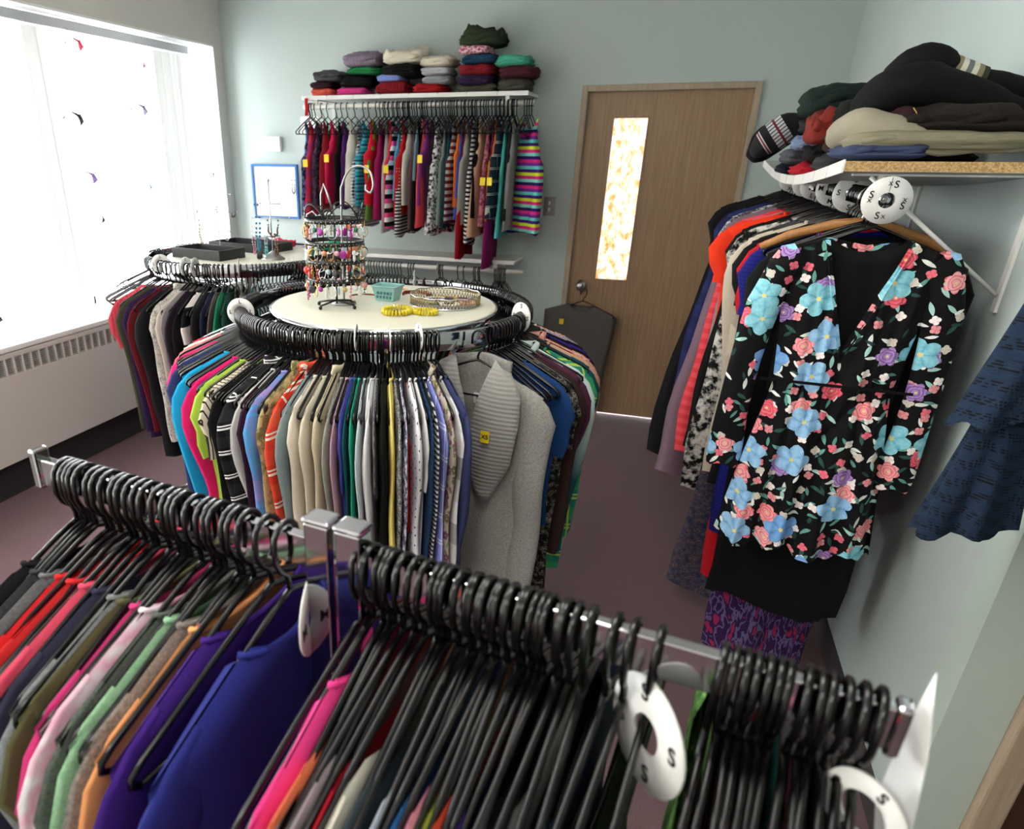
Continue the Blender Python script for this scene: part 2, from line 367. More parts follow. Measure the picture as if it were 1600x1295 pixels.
# portals so that daylight through the window is sampled well
pl = bpy.data.lights.new('window_portal', 'AREA'); pl.shape = 'RECTANGLE'; pl.size = WZ1 - WZ0; pl.size_y = WY1 - WY0; pl.cycles.is_portal = True
po = bpy.data.objects.new('window_portal', pl); COL.objects.link(po); po.location = (XL - .34, (WY0 + WY1) / 2, (WZ0 + WZ1) / 2); po.rotation_euler = (0, R(-90), 0)
# vertical blind
vb = thing('vertical_blind', 'white vertical blind with wide hanging slats across the big window', 'blind', (XL - .12, 0, 0))
t = NT('blind_vinyl'); t.t.nodes.remove(t.b); df = t.n('ShaderNodeBsdfDiffuse'); df.inputs[0].default_value = (.72, .72, .7, 1); tl = t.n('ShaderNodeBsdfTranslucent'); tl.inputs[0].default_value = (.86, .85, .82, 1)
mx = t.n('ShaderNodeMixShader'); mx.inputs[0].default_value = .04; t.l(df.outputs[0], mx.inputs[1]); t.l(tl.outputs[0], mx.inputs[2]); t.l(mx.outputs[0], [n for n in t.t.nodes if n.type == 'OUTPUT_MATERIAL'][0].inputs[0]); M_blind = t.m
b = G(); b.box(-.02, .025, WY0 + .1, WY1 - .16, WZ1 - .07, WZ1 - .02); bevel(b.obj('head_rail', plain('rail_grey', 'c4c8cc', .4), vb, False), .004)
sv = []; sf = []
for i in range(9):
    u = -1 + 2 * i / 8
    for z in (0, -1.44): sv.append((.006 * (1 - u * u), u * .0445, z))
for i in range(8): sf.append((2 * i, 2 * i + 1, 2 * i + 3, 2 * i + 2))
sm = mesh('slat', sv, sf)
y = WY0 + .14; k = 0
while y < WY1 - .2:
    o = link('slat', sm, M_blind, vb); o.location = (0, y, WZ1 - .075)
    a = -3 + 5 * math.sin(k * 1.7) if (3.28 < y < 3.4 or y > 4.28 or 2.84 < y < 2.94 or 2.3 < y < 2.5) else 52 + 6 * math.sin(k * 1.7)
    o.rotation_euler = (0, 0, R(a)); y += .079; k += 1
# radiator cabinet
rc = thing('radiator_cabinet', 'long cream metal radiator cabinet with slotted grille below the window', 'radiator', (-3.05, 0, 0))
ry0, ry1 = -1.2, 4.72
b = G(); b.box(-.108, 0, ry0, ry1, .2, .648); b.box(-.108, 0, ry0, ry1, .732, .757); b.box(-.108, -.02, ry0, ry1, .648, .732)
bevel(b.obj('cabinet_shell', plain('cream_enamel', 'c9c5bf', .4), rc, False), .002)
y = ry0 + .03; M_slot = plain('grille_shadow_grey', '1c1a1a', .7); M_cream = MATS['cream_enamel']
gm = G()
for k in range(9): gm.box(-.016, -.004, -.0225, .0225, .652 + k * .009, .6542 + k * .009)
gmm = gm.me('louvre', False); pm = G().box(-.018, .0005, -.005, .005, .648, .732).me('mullion', False)
bk = G().box(-.0195, -.0185, -.0225, .0225, .648, .732).me('grille_back', False)
while y < ry1 - .05:
    o = link('louvre_panel', gmm, M_cream, rc); o.location.y = y
    o = link('grille_back', bk, M_slot, rc); o.location.y = y
    o = link('mullion', pm, M_cream, rc); o.location.y = y + .0272
    y += .0544
b = G(); b.box(-.108, -.06, ry0, ry1, .0, .2); b.obj('plinth', plain('plinth_dark', '2a2628', .8), rc, False)
# ceiling lamps (behind and above the camera's view)
for i, (x, y) in enumerate(((-1.9, -.7), (-.4, -.7), (-1.9, 1.0), (-.4, 1.0))):
    cl = thing('ceiling_light', 'square flush ceiling light panel', 'lamp', (x, y, ZC), 0, 'ceiling light panels')
    b = G(); b.box(-.32, .32, -.32, -.3, -.05, 0); b.box(-.32, .32, .3, .32, -.05, 0); b.box(-.32, -.3, -.3, .3, -.05, 0); b.box(.3, .32, -.3, .3, -.05, 0); b.obj('frame', M_white, cl, False)
    t = MATS.get('lamp') or None
    if t is None:
        q = NT('lamp_diffuser'); q.b.inputs['Emission Color'].default_value = (1, .95, .88, 1); q.b.inputs['Emission Strength'].default_value = 6.0; MATS['lamp'] = t = q.m
    box('diffuser', t, -.3, .3, -.3, .3, -.04, -.03, cl)

# wall fittings
th = thing('thermostat', 'white thermostat box on the back wall near the corner', 'thermostat', (-2.795, YB, 1.737))
box('cover', M_white, -.07, .07, -.035, 0, -.05, .05, th, .006); box('dial_strip', plain('pale_grey', 'c8ccc8', .5), -.05, .02, -.037, -.0345, -.012, .006, th)
sw = thing('light_switch', 'steel double switch plate on the wall left of the wooden door', 'switch', (-.786, YB, 1.372))
box('plate', M_steel, -.036, .036, -.006, 0, -.058, .058, sw, .003); box('toggle', M_white, -.006, .006, -.018, -.006, .008, .03, sw, .002); box('toggle', M_white, -.006, .006, -.018, -.006, -.03, -.008, sw, .002)
wb = thing('wall_paper_note', 'small blank white card on the back wall left of the upper shelf', 'paper', (-2.5, YB, 1.86))
box('card', M_white, -.07, .07, -.004, 0, -.06, .05, wb)

# ------------------------------------------------------------------ hangers
def arc(cx, cz, r, a0, a1, n): return [(cx + r * math.cos(R(a0 + (a1 - a0) * i / n)), 0, cz + r * math.sin(R(a0 + (a1 - a0) * i / n))) for i in range(n + 1)]
HK = [(-.0195, 0, -.036), (-.0195, 0, -.02)] + arc(0, -.0165, .0195, 180, 0, 7) + [(.0195, 0, -.034), (.014, 0, -.048), (.003, 0, -.058), (0, 0, -.068), (0, 0, -.08)]
hook_me = G().tube(HK, .0033, 6).me('hook')
SH = [(0, 0, -.078), (.03, 0, -.088), (.1, 0, -.118), (.19, 0, -.158), (.205, 0, -.168), (.207, 0, -.177), (.198, 0, -.183)]
frame_me = G().tube([(-x, y, z) for x, y, z in SH[::-1]] + SH[1:], .0037, 6).me('shoulder_bar')
bar_me = G().tube([(-.198, 0, -.183), (-.1, 0, -.181), (.1, 0, -.181), (.198, 0, -.183)], .003, 5).me('trouser_bar')
hook_lo = G().tube(HK[::2], .0033, 4).me('hook_low'); frame_lo = G().tube([(-x, y, z) for x, y, z in SH[::-2]] + SH[2::2], .0037, 4).me('frame_low')
def mk_hanger(mat=M_black, name='clothes_hanger', lab='x', grp=None):
    h = thing(name, lab, 'hanger', (0, 0, -5), 0, grp)
    link('hook', hook_me, mat, h); link('shoulder_bar', frame_me, mat, h); link('trouser_bar', bar_me, mat, h)
    return h
H0 = mk_hanger(); H0_used = [False]; NH = [0]
rest = G(); BM = {}
for nm in (hook_lo, frame_lo, bar_me): BM[nm.name] = ([v.co.copy() for v in nm.vertices], [tuple(p.vertices) for p in nm.polygons])
def hanger(x, y, z, rz, lab, grp, tilt=0, single=True):
    rz += R(rnd.uniform(-2.5, 2.5)); ti = R(rnd.uniform(-1.2, 1.2)) + tilt
    if not single:
        m = Matrix.Translation((x, y, z)) @ Matrix.Rotation(rz, 4, 'Z')
        for vs, fs in BM.values(): rest.add([m @ v for v in vs], fs)
        return
    NH[0] += 1
    h = H0 if not H0_used[0] else copy_tree(H0)
    H0_used[0] = True
    h.location = (x, y, z); h.rotation_euler = (0, ti, rz); h['label'] = lab
    if grp: h['group'] = grp
    elif 'group' in h: del h['group']
    return h

# ------------------------------------------------------------------ garments
GC = {}
def lerp(a, b, t): return a + (b - a) * t
def zsh(x): return -.077 - .43 * max(0, abs(x) - .03)
def torso_mesh(kind, L, seed, thick=.02, wsh=.212, wh=.2, neck=.085, vdeep=.05, N=18, M=16, fold=.007, waist=0, nrib=0):
    key = ('t', kind, L, seed, thick, wsh, wh, neck, vdeep, N, M, fold, waist)
    if key in GC: return GC[key]
    r = random.Random(seed * 7 + 3); ph = [r.uniform(0, 6.28) for _ in range(6)]; fr = [r.uniform(18, 26), r.uniform(34, 50), r.uniform(60, 80)]
    vs = []; idx = {}
    def W_(t):
        w = lerp(wsh, wh, min(1, t * 1.3))
        if kind == 'tank':
            w = [.1, .086, .088, .115, .155][min(4, int(t * 12))] if t < .33 else lerp(.17, wh, (t - .33) / .67)
        if waist: w *= 1 - waist * math.exp(-((t - .4) / .12) ** 2)
        return w
    for side in (-1, 1):       # -1: front sheet (towards -y), +1: back sheet
        for j in range(M + 1):
            t = (j / M) ** 1.6
            for i in range(N + 1):
                s = -1 + 2 * i / N
                if side == 1 and i in (0, N): idx[(side, j, i)] = idx[(-1, j, i)]; continue
                x = s * W_(t)
                xt = s * W_(0)
                nk = max(0, 1 - (xt / neck) ** 2) if abs(xt) < neck else 0
                top = zsh(max(abs(xt), neck * .9)) - ((vdeep + .07 * (kind == 'tank')) if side < 0 else .012 + .05 * (kind == 'tank')) * (nk if kind != 'vneck' else max(0, 1 - abs(xt) / neck))
                z = lerp(top, -L + .01 * math.sin(fr[0] * x + ph[3]), t)
                th = thick * (.6 + .4 * min(1, t * 3)) * max(0, 1 - abs(s) ** 4) ** .8 + .006
                if abs(xt) > neck * .8: th = .0015 + (th - .0015) * min(1, (t / .03)) ** .5
                if kind == 'tank': th *= min(1, .2 + 4 * t)
                a = fold * min(1, t * 1.8)
                y = side * th + a * (math.sin(fr[0] * x + ph[0] + 2 * t) + .6 * math.sin(fr[1] * x + ph[1] - t * 3)) + side * a * .4 * math.sin(fr[2] * x + ph[2] + t * 5)
                x += .006 * math.sin(z * 14 + ph[4]) * t * (1 if abs(s) > .5 else 0)
                idx[(side, j, i)] = len(vs); vs.append((x, y, z))
    fs = []
    for side in (-1, 1):
        for j in range(M):
            for i in range(N):
                q = (idx[(side, j, i)], idx[(side, j, i + 1)], idx[(side, j + 1, i + 1)], idx[(side, j + 1, i)])
                fs.append(q if side > 0 else q[::-1])
    GC[key] = mesh('torso', vs, fs); return GC[key]
def sleeve_mesh(sgn, LS, seed, thick=.02, wsh=.212, cuff=.03, flare=0):
    key = ('s', sgn, LS, seed, thick, wsh, cuff, flare)
    if key in GC: return GC[key]
    r = random.Random(seed * 13 + sgn); ph = r.uniform(0, 6)
    z0 = zsh(wsh); P = [(wsh - .075, zsh(wsh - .075) - .046, .045), (wsh - .045, zsh(wsh - .045) - .046, .046), (wsh - .022, z0 - .05, .048), (wsh - .01, z0 - .075, .05)]
    n = max(3, int(LS / .04))
    for k in range(1, n + 1):
        t = k / n; P.append((wsh - .008 - .03 * t + .008 * math.sin(ph + 5 * t), z0 - .075 - LS * t, lerp(.05, cuff, t) + flare * max(0, t - .6)))
    vs = []; fs = []; m = 12; pts = P
    for k, (x, z, w) in enumerate(P):
        a0 = P[max(0, k - 1)]; a1 = P[min(len(P) - 1, k + 1)]; d = Vector((a1[0] - a0[0], a1[1] - a0[1])).normalized(); nx, nz = -d.y, d.x
        for i in range(m):
            a = 2 * PI * i / m; tt = thick * (.45 + .55 * min(1, k / 4)) * .9; wob = 1 + .18 * math.sin(3 * a + ph + k * .8)
            c_ = w * math.cos(a); vs.append((sgn * (x + nx * c_), tt * math.sin(a) * wob + .004 * math.sin(k * .9 + ph), z + nz * c_))
    for k in range(len(pts) - 1):
        for i in range(m):
            j = (i + 1) % m; q = (k * m + i, k * m + j, (k + 1) * m + j, (k + 1) * m + i); fs.append(q if sgn > 0 else q[::-1])
    GC[key] = mesh('sleeve', vs, fs); return GC[key]
def collar_mesh(neck, kind='band'):
    key = ('c', neck, kind)
    if key in GC: return GC[key]
    zt = zsh(neck); pts = []
    for k in range(20):
        a = 2 * PI * k / 20; x = neck * .98 * math.cos(a); y = .016 * math.sin(a)
        dip = -.05 * max(0, -math.sin(a)) if y < 0 else -.012 * math.sin(a)
        pts.append((x, y, zt + dip + (.0 if kind == 'band' else .012)))
    GC[key] = G().tube(pts, .0045 if kind == 'band' else .012, 6, True).me('neckband'); return GC[key]
KIND = {  # object name, torso kind, L, sleeve length, neck
    'long': ('long_sleeve_top', 'top', .66, .5, .08), 'short': ('short_sleeve_top', 'top', .64, .12, .08),
    'tank': ('tank_top', 'tank', .62, 0, .085), 'cami': ('camisole', 'tank', .62, 0, .115), 'cardigan': ('cardigan', 'vneck', .68, .5, .07), 'shirt': ('button_shirt', 'top', .7, .52, .06),
    'dress': ('dress', 'top', 1.0, .12, .08), 'long_dress': ('long_dress', 'tank', 1.25, 0, .085), 'wide': ('wide_neck_top', 'top', .62, .12, .145), 'skirt': ('skirt', 'tank', .7, 0, .1),
    'sweater': ('sweater', 'top', .66, .52, .085)}
def yellow_tag(root, x, y, z, s=1, txt=None, rz=0):
    o = G().box(-.011 * s, .011 * s, -.0012, 0, -.03 * s, 0).obj('price_tag', M_yel, root, False); o['label'] = 'yellow paper size tag'
    o.location = (x, y, z); o.rotation_euler = (0, 0, rz)
    if txt:
        w = link('size_lettering', text_mesh(txt, .016 * s), M_ink, o); w.location = (0, -.0018, -.015 * s); w.rotation_euler = (R(90), 0, 0)
def garment(x, y, z, rz, spec, kind, label, half=.018, L=None, seed=1, tagged=None, grp=None, LS=None, neckc=None, wh=.2, jitter=3, name=None, cuff=None):
    nm, tk, L0, ls, neck = KIND[kind]
    L = L or L0; ls = ls if LS is None else LS; sd = seed % 5
    label_cat = {'dress': 'dress', 'long_dress': 'dress', 'cardigan': 'cardigan', 'shirt': 'shirt', 'skirt': 'skirt', 'sweater': 'sweater'}.get(kind, 'top')
    g = thing(name or nm, label, label_cat, (x, y, z), rz + R(rnd.uniform(-jitter, jitter)), grp)
    m = cloth(spec); k = half / .02
    tm = torso_mesh(tk, round(L, 2), sd, wh=wh, neck=neck, N=18 if kind != 'cami' else 14)
    a = link('torso', tm, m, g); a.scale.y = k
    if ls:
        for sg in (1, -1):
            s = link('sleeve', sleeve_mesh(sg, round(ls, 2), sd, cuff=.03 if ls > .2 else .052), m, g); s.scale.y = k * 1.08
    if kind in ('long', 'short', 'sweater', 'shirt'):
        c = link('neckband' if kind != 'shirt' else 'collar', collar_mesh(neck, 'band' if kind != 'shirt' else 'collar'), cloth(neckc) if neckc else m, g); c.scale.y = max(.6, k)
    if tagged:
        if len(tagged) > 2: yellow_tag(g, tagged[0], .012, tagged[1], 1.5, None, R(90))
        else: yellow_tag(g, tagged[0], -.024 * k - .006, tagged[1], 1.2)
    return g
def neighbours(rows, where, limit=16):
    """labels that place each garment between the two beside it"""
    out = []
    for i, rw in enumerate(rows):
        d = rw[1]; p = rows[i - 1][2] if i else None; n = rows[i + 1][2] if i < len(rows) - 1 else None
        l = f'{d} {where} ' + (f'between {p} and {n}' if p and n else f'beside {n or p}')
        if len(l.split()) > limit: l = f'{d} {where} after {p}'
        out.append(l)
    return out

# size divider discs
def disc(x, y, z, rz, txt, label, r=.04, tilt=0, n=4, hand=None):
    d = thing('size_divider', label, 'size disc', (x, y, z), 0); d.rotation_euler = (0, tilt, rz)      # disc plane: local x-z
    b = G().lathe([(.017, -.0012), (r, -.0012), (r, .0012), (.017, .0012), (.017, -.0012)], 32, (0, 0, 0), 'y')
    b.obj('disc', M_wp, d)
    if txt:
        for k in range(n):
            a = 2 * PI * k / n + PI / 2
            for sd in (-1, 1):
                w = link('size_letter', text_mesh(txt, r * .42), M_ink, d)
                w.location = ((.6 * r + .006) * math.cos(a), sd * .0018, (.6 * r + .006) * math.sin(a))
                w.rotation_euler = (R(90), 0, 0) if sd < 0 else (R(90), 0, PI)
    return d

# ================================================================== FRONT RAIL
FA = Vector((-.697, .590, 1.335)); FB = Vector((.197, .468, 1.335)); FD = (FB - FA).normalized(); FRZ = math.atan2(FD.y, FD.x) - PI / 2   # hanger local x points along -y side
fr = thing('garment_rail', 'chrome rectangular garment rail on twin posts in the foreground', 'clothes rail', FA, math.atan2(FD.y, FD.x))
fl = (FB - FA).length
def fpos(x): t = (x - FA.x) / (FB.x - FA.x); return FA + (FB - FA) * t
xm = (-.268 - FA.x) / (FB.x - FA.x) * fl
bevel(box('rail_bar', M_chrome, 0, xm - .022, -.006, .006, -.036, 0, fr), .0015); bevel(box('rail_bar', M_chrome, xm + .034, fl, -.006, .006, -.036, 0, fr), .0015)
bevel(box('end_cap', M_chrome, -.008, .004, -.011, .011, -.04, .012, fr), .003); bevel(box('end_cap', M_chrome, fl - .004, fl + .006, -.009, .009, -.04, .004, fr), .003)
for dx in (-.012, .024):
    b = G(); b.box(xm + dx - .014, xm + dx + .014, -.012, .012, -1.3, .02); bevel(b.obj('post', M_chrome, fr, False), .002)
    b = G(); b.box(xm + dx - .0155, xm + dx + .0155, -.0135, .0135, .0202, .026); bevel(b.obj('post_cap', M_chrome, fr, False), .003)
b = G(); b.box(xm - .03, xm + .045, -.019, .019, -.19, -.18); b.obj('clamp_plate', M_chrome, fr, False)
b = G(); b.box(-.02, fl + .02, -.015, .015, -1.32, -1.29); b.box(.05, .08, -.28, .28, -1.32, -1.29); b.box(fl - .08, fl - .05, -.28, .28, -1.32, -1.29); b.obj('base', M_chrome, fr, False)
front = [
 (-.652, 'black long-sleeved jacket', 'black jacket', 'solid:0e1018', 'long', .016), (-.634, 'charcoal ribbed sweater', 'charcoal sweater', 'heather:3a3b3e:1c1d20', 'sweater', .014),
 (-.617, 'mid grey marled sweater', 'grey sweater', 'heather:707476:4e5254', 'sweater', .012), (-.597, 'bright red knitted top', 'red top', 'solid:c81e24', 'long', .012),
 (-.574, 'scarlet short-sleeved top with lime label', 'scarlet top', 'solid:cc2a2c', 'short', .008), (-.556, 'coral pink long-sleeved top', 'coral top', 'solid:e4506a', 'long', .011),
 (-.534, 'dark slate navy long-sleeved top', 'slate navy top', 'solid:2a2b40', 'long', .012), (-.511, 'pale grey marled long-sleeved top', 'pale grey top', 'heather:8a8d8e:6a6e70', 'long', .011),
 (-.495, 'thin olive top', 'olive top', 'solid:5a5c3c', 'short', .006), (-.478, 'magenta pink long-sleeved top', 'magenta top', 'solid:cc3878', 'long', .009),
 (-.46, 'white and pink tie-dyed top', 'tie-dyed top', 'tiedye:e8d8e0:e8a8c0:f0ecee:@14', 'long', .009), (-.444, 'grey green marled top', 'grey green top', 'heather:6a7068:4a5048', 'short', .008),
 (-.427, 'mint green marled top', 'mint top', 'heather:9cc49c:78a480', 'long', .009), (-.41, 'stone grey speckled top', 'speckled top', 'heather:9a928c:5c5854', 'long', .009),
 (-.393, 'peach orange top', 'peach top', 'solid:f0a468', 'short', .006), (-.372, 'deep purple turtleneck sweater', 'purple turtleneck', 'solid:3c1878', 'sweater', .014),
 (-.325, 'royal blue knitted sweater', 'royal blue sweater', 'solid:1c2470', 'sweater', .02), (-.225, 'hot pink long-sleeved top', 'hot pink top', 'solid:e43c88', 'long', .013),
 (-.205, 'orange peach sleeveless top', 'orange peach top', 'solid:e87850', 'wide', .008), (-.19, 'lilac grey sleeveless top', 'lilac grey top', 'solid:a89ca4', 'wide', .006),
 (-.177, 'thin red top', 'thin red top', 'solid:b81428', 'wide', .004), (-.166, 'cream white wide-necked top', 'cream top', 'solid:e0dccc', 'wide', .008),
 (-.148, 'dark slate wide-necked top', 'dark slate top', 'solid:3a464c', 'wide', .007), (-.132, 'pale blue grey top', 'pale blue grey top', 'solid:a8b0bc', 'wide', .007),
 (-.117, 'mid blue wide-necked top', 'mid blue top', 'solid:2468a4', 'wide', .006), (-.105, 'candy pink wide-necked top', 'candy pink top', 'solid:e48cac', 'wide', .006),
 (-.094, 'lime green thin top', 'lime top', 'solid:a8d050', 'wide', .004), (-.084, 'orange red wide-necked top', 'orange red top', 'solid:e85030', 'wide', .006),
 (-.07, 'violet wide-necked top', 'violet top', 'solid:3c2070', 'wide', .006), (-.056, 'black wide-necked top', 'black top', 'solid:101012', 'wide', .008),
 (-.036, 'white thin-strapped top', 'white strappy top', 'solid:d8d8d0', 'wide', .005), (-.015, 'denim blue dark top', 'denim blue top', 'solid:1c2c50', 'wide', .01),
 (.018, 'black camisole with narrow straps', 'black camisole', 'solid:0c0c10', 'cami', .014), (.084, 'grass green printed top', 'green printed top', 'blotch:4c9048:2c5c2c:84b860:@40', 'wide', .009),
 (.1, 'coral red knitted top', 'coral red top', 'solid:d84048', 'wide', .006), (.115, 'navy speckled top', 'navy speckled top', 'heather:20284c:101428', 'wide', .006),
 (.128, 'crimson thin top', 'crimson top', 'solid:a01828', 'wide', .005), (.14, 'teal green top', 'teal top', 'solid:18807c', 'wide', .005), (.155, 'rose and black printed top', 'rose printed top', 'blotch:c02858:201820:e088a0:@50', 'wide', .006),
 (.175, 'charcoal wide-necked top', 'charcoal top', 'solid:1c1c20', 'wide', .008)]
hx = [q[0] for q in front] + [-.642, -.627, -.587, -.548, -.522, -.468, -.418, -.385, -.348] + [-.2345 + .0115 * k for k in range(20)] + [.004, .038, .092, .107, .122, .148, .165, .185]
for k, x in enumerate(hx):
    p = fpos(x); hanger(p.x, p.y, p.z + .003, FRZ, *(('black plastic hanger inside the ' + front[k][2] + ' on the foreground rail', None) if k < len(front) else ('bare black plastic hanger on the chrome rail in the foreground', 'bare hangers on the foreground rail')))
labs = neighbours(front, 'on the foreground rail')
for i, (x, d, s, spec, kd, hf) in enumerate(front):
    p = fpos(x); garment(p.x, p.y, p.z, FRZ, spec, kd, labs[i], hf, seed=i, jitter=1.5)
# size discs and paper at the front rail
p = fpos(-.298); disc(p.x, p.y, p.z - .095, FRZ + R(20), 'M', 'white size disc marked M by the twin posts of the foreground rail', .045, R(4))
p = fpos(.04); disc(p.x, p.y - .02, p.z - .082, FRZ + R(42), 'S', 'large white size disc marked S tilted on the foreground rail', .05, R(-15))
p = fpos(.19); disc(p.x, p.y - .02, p.z - .085, FRZ + R(50), 'S', 'white size disc marked S near the right end of the foreground rail', .032, R(20))
pn = thing('paper_sign', 'folded white paper sheet hanging at the right end of the foreground rail', 'paper', (FB.x + .012, FB.y, FB.z), 0)
b = G(); b.add([(.004, .012, .025), (.008, -.012, -.03), (.012, -.03, -.12), (.008, .0, -.15), (.0, .016, -.1), (.0, .012, -.02)], [(0, 1, 5), (1, 2, 3), (1, 3, 5), (3, 4, 5)])
o = b.obj('sheet', M_white, pn, False); o.modifiers.new('s', 'SOLIDIFY').thickness = .0006

# ================================================================== ROUND RACK
def round_rack(cx, cy, z, rad, label):
    rk = thing('round_clothes_rack', label, 'clothes rack', (cx, cy, 0))
    n = 72; b = G(); vs = []; 
    for k in range(n):
        a = 2 * PI * k / n
        for r_, z_ in ((rad - .007, z - .05), (rad + .007, z - .05), (rad + .007, z), (rad - .007, z)): vs.append((r_ * math.cos(a), r_ * math.sin(a), z_))
    fs = [(k * 4 + i, ((k + 1) % n) * 4 + i, ((k + 1) % n) * 4 + (i + 1) % 4, k * 4 + (i + 1) % 4) for k in range(n) for i in range(4)]
    bevel(b.add(vs, fs).obj('ring_rail', M_chrome, rk), .002)
    b = G().lathe([(0, z - .03), (rad - .098, z - .03), (rad - .096, z - .026), (rad - .096, z - .01), (rad - .1, z - .006), (0, z - .006)], 72); o = b.obj('table_top', M_board, rk); o.data.set_sharp_from_angle(angle=R(30))
    b = G().lathe([(rad - .095, z - .031), (rad - .09, z - .031), (rad - .09, z - .008), (rad - .095, z - .008), (rad - .095, z - .031)], 72); b.obj('edge_band', M_chrome, rk)
    for k in range(4):
        a = PI / 4 + k * PI / 2; ca, sa = math.cos(a), math.sin(a)
        G().tube([(.1 * ca, .1 * sa, z - .035), ((rad - .005) * ca, (rad - .005) * sa, z - .04)], .007, 8).obj('spoke', M_chrome, rk)
        G().tube([(0, 0, .1), (rad * .7 * ca, rad * .7 * sa, .08), (rad * 1. * ca, rad * 1. * sa, .06)], .012, 8).obj('leg', M_chrome, rk)
        w = G().lathe([(0, -.01), (.025, -.01), (.028, 0), (.025, .01), (0, .01)], 14, (0, 0, 0), 'x').obj('caster', M_black, rk); w.location = (rad * ca, rad * sa, .028)
    G().lathe([(0, .05), (.03, .05), (.022, .12), (.018, .14), (.018, z - .04), (0, z - .04)], 16).obj('column', M_chrome, rk)
    return rk
C1 = (-.855, 2.14); RR = .46; RZ = 1.24
round_rack(C1[0], C1[1], RZ, RR, 'round chrome clothes rack with a cream disc table top mid room')
def onring(C, th, r=RR): a = R(th); return C[0] + r * math.cos(a), C[1] + r * math.sin(a)
def ring_h(C, angs, single, lab, grp):
    for th in angs:
        x, y = onring(C, th); hanger(x, y, RZ + .003, R(th), lab, grp, single=single)
ring_h(C1, [8 + 1.7 * k for k in range(38)] + [78, 81, 86, 92] + [100 + 1.8 * k for k in range(38)], False, '', '')
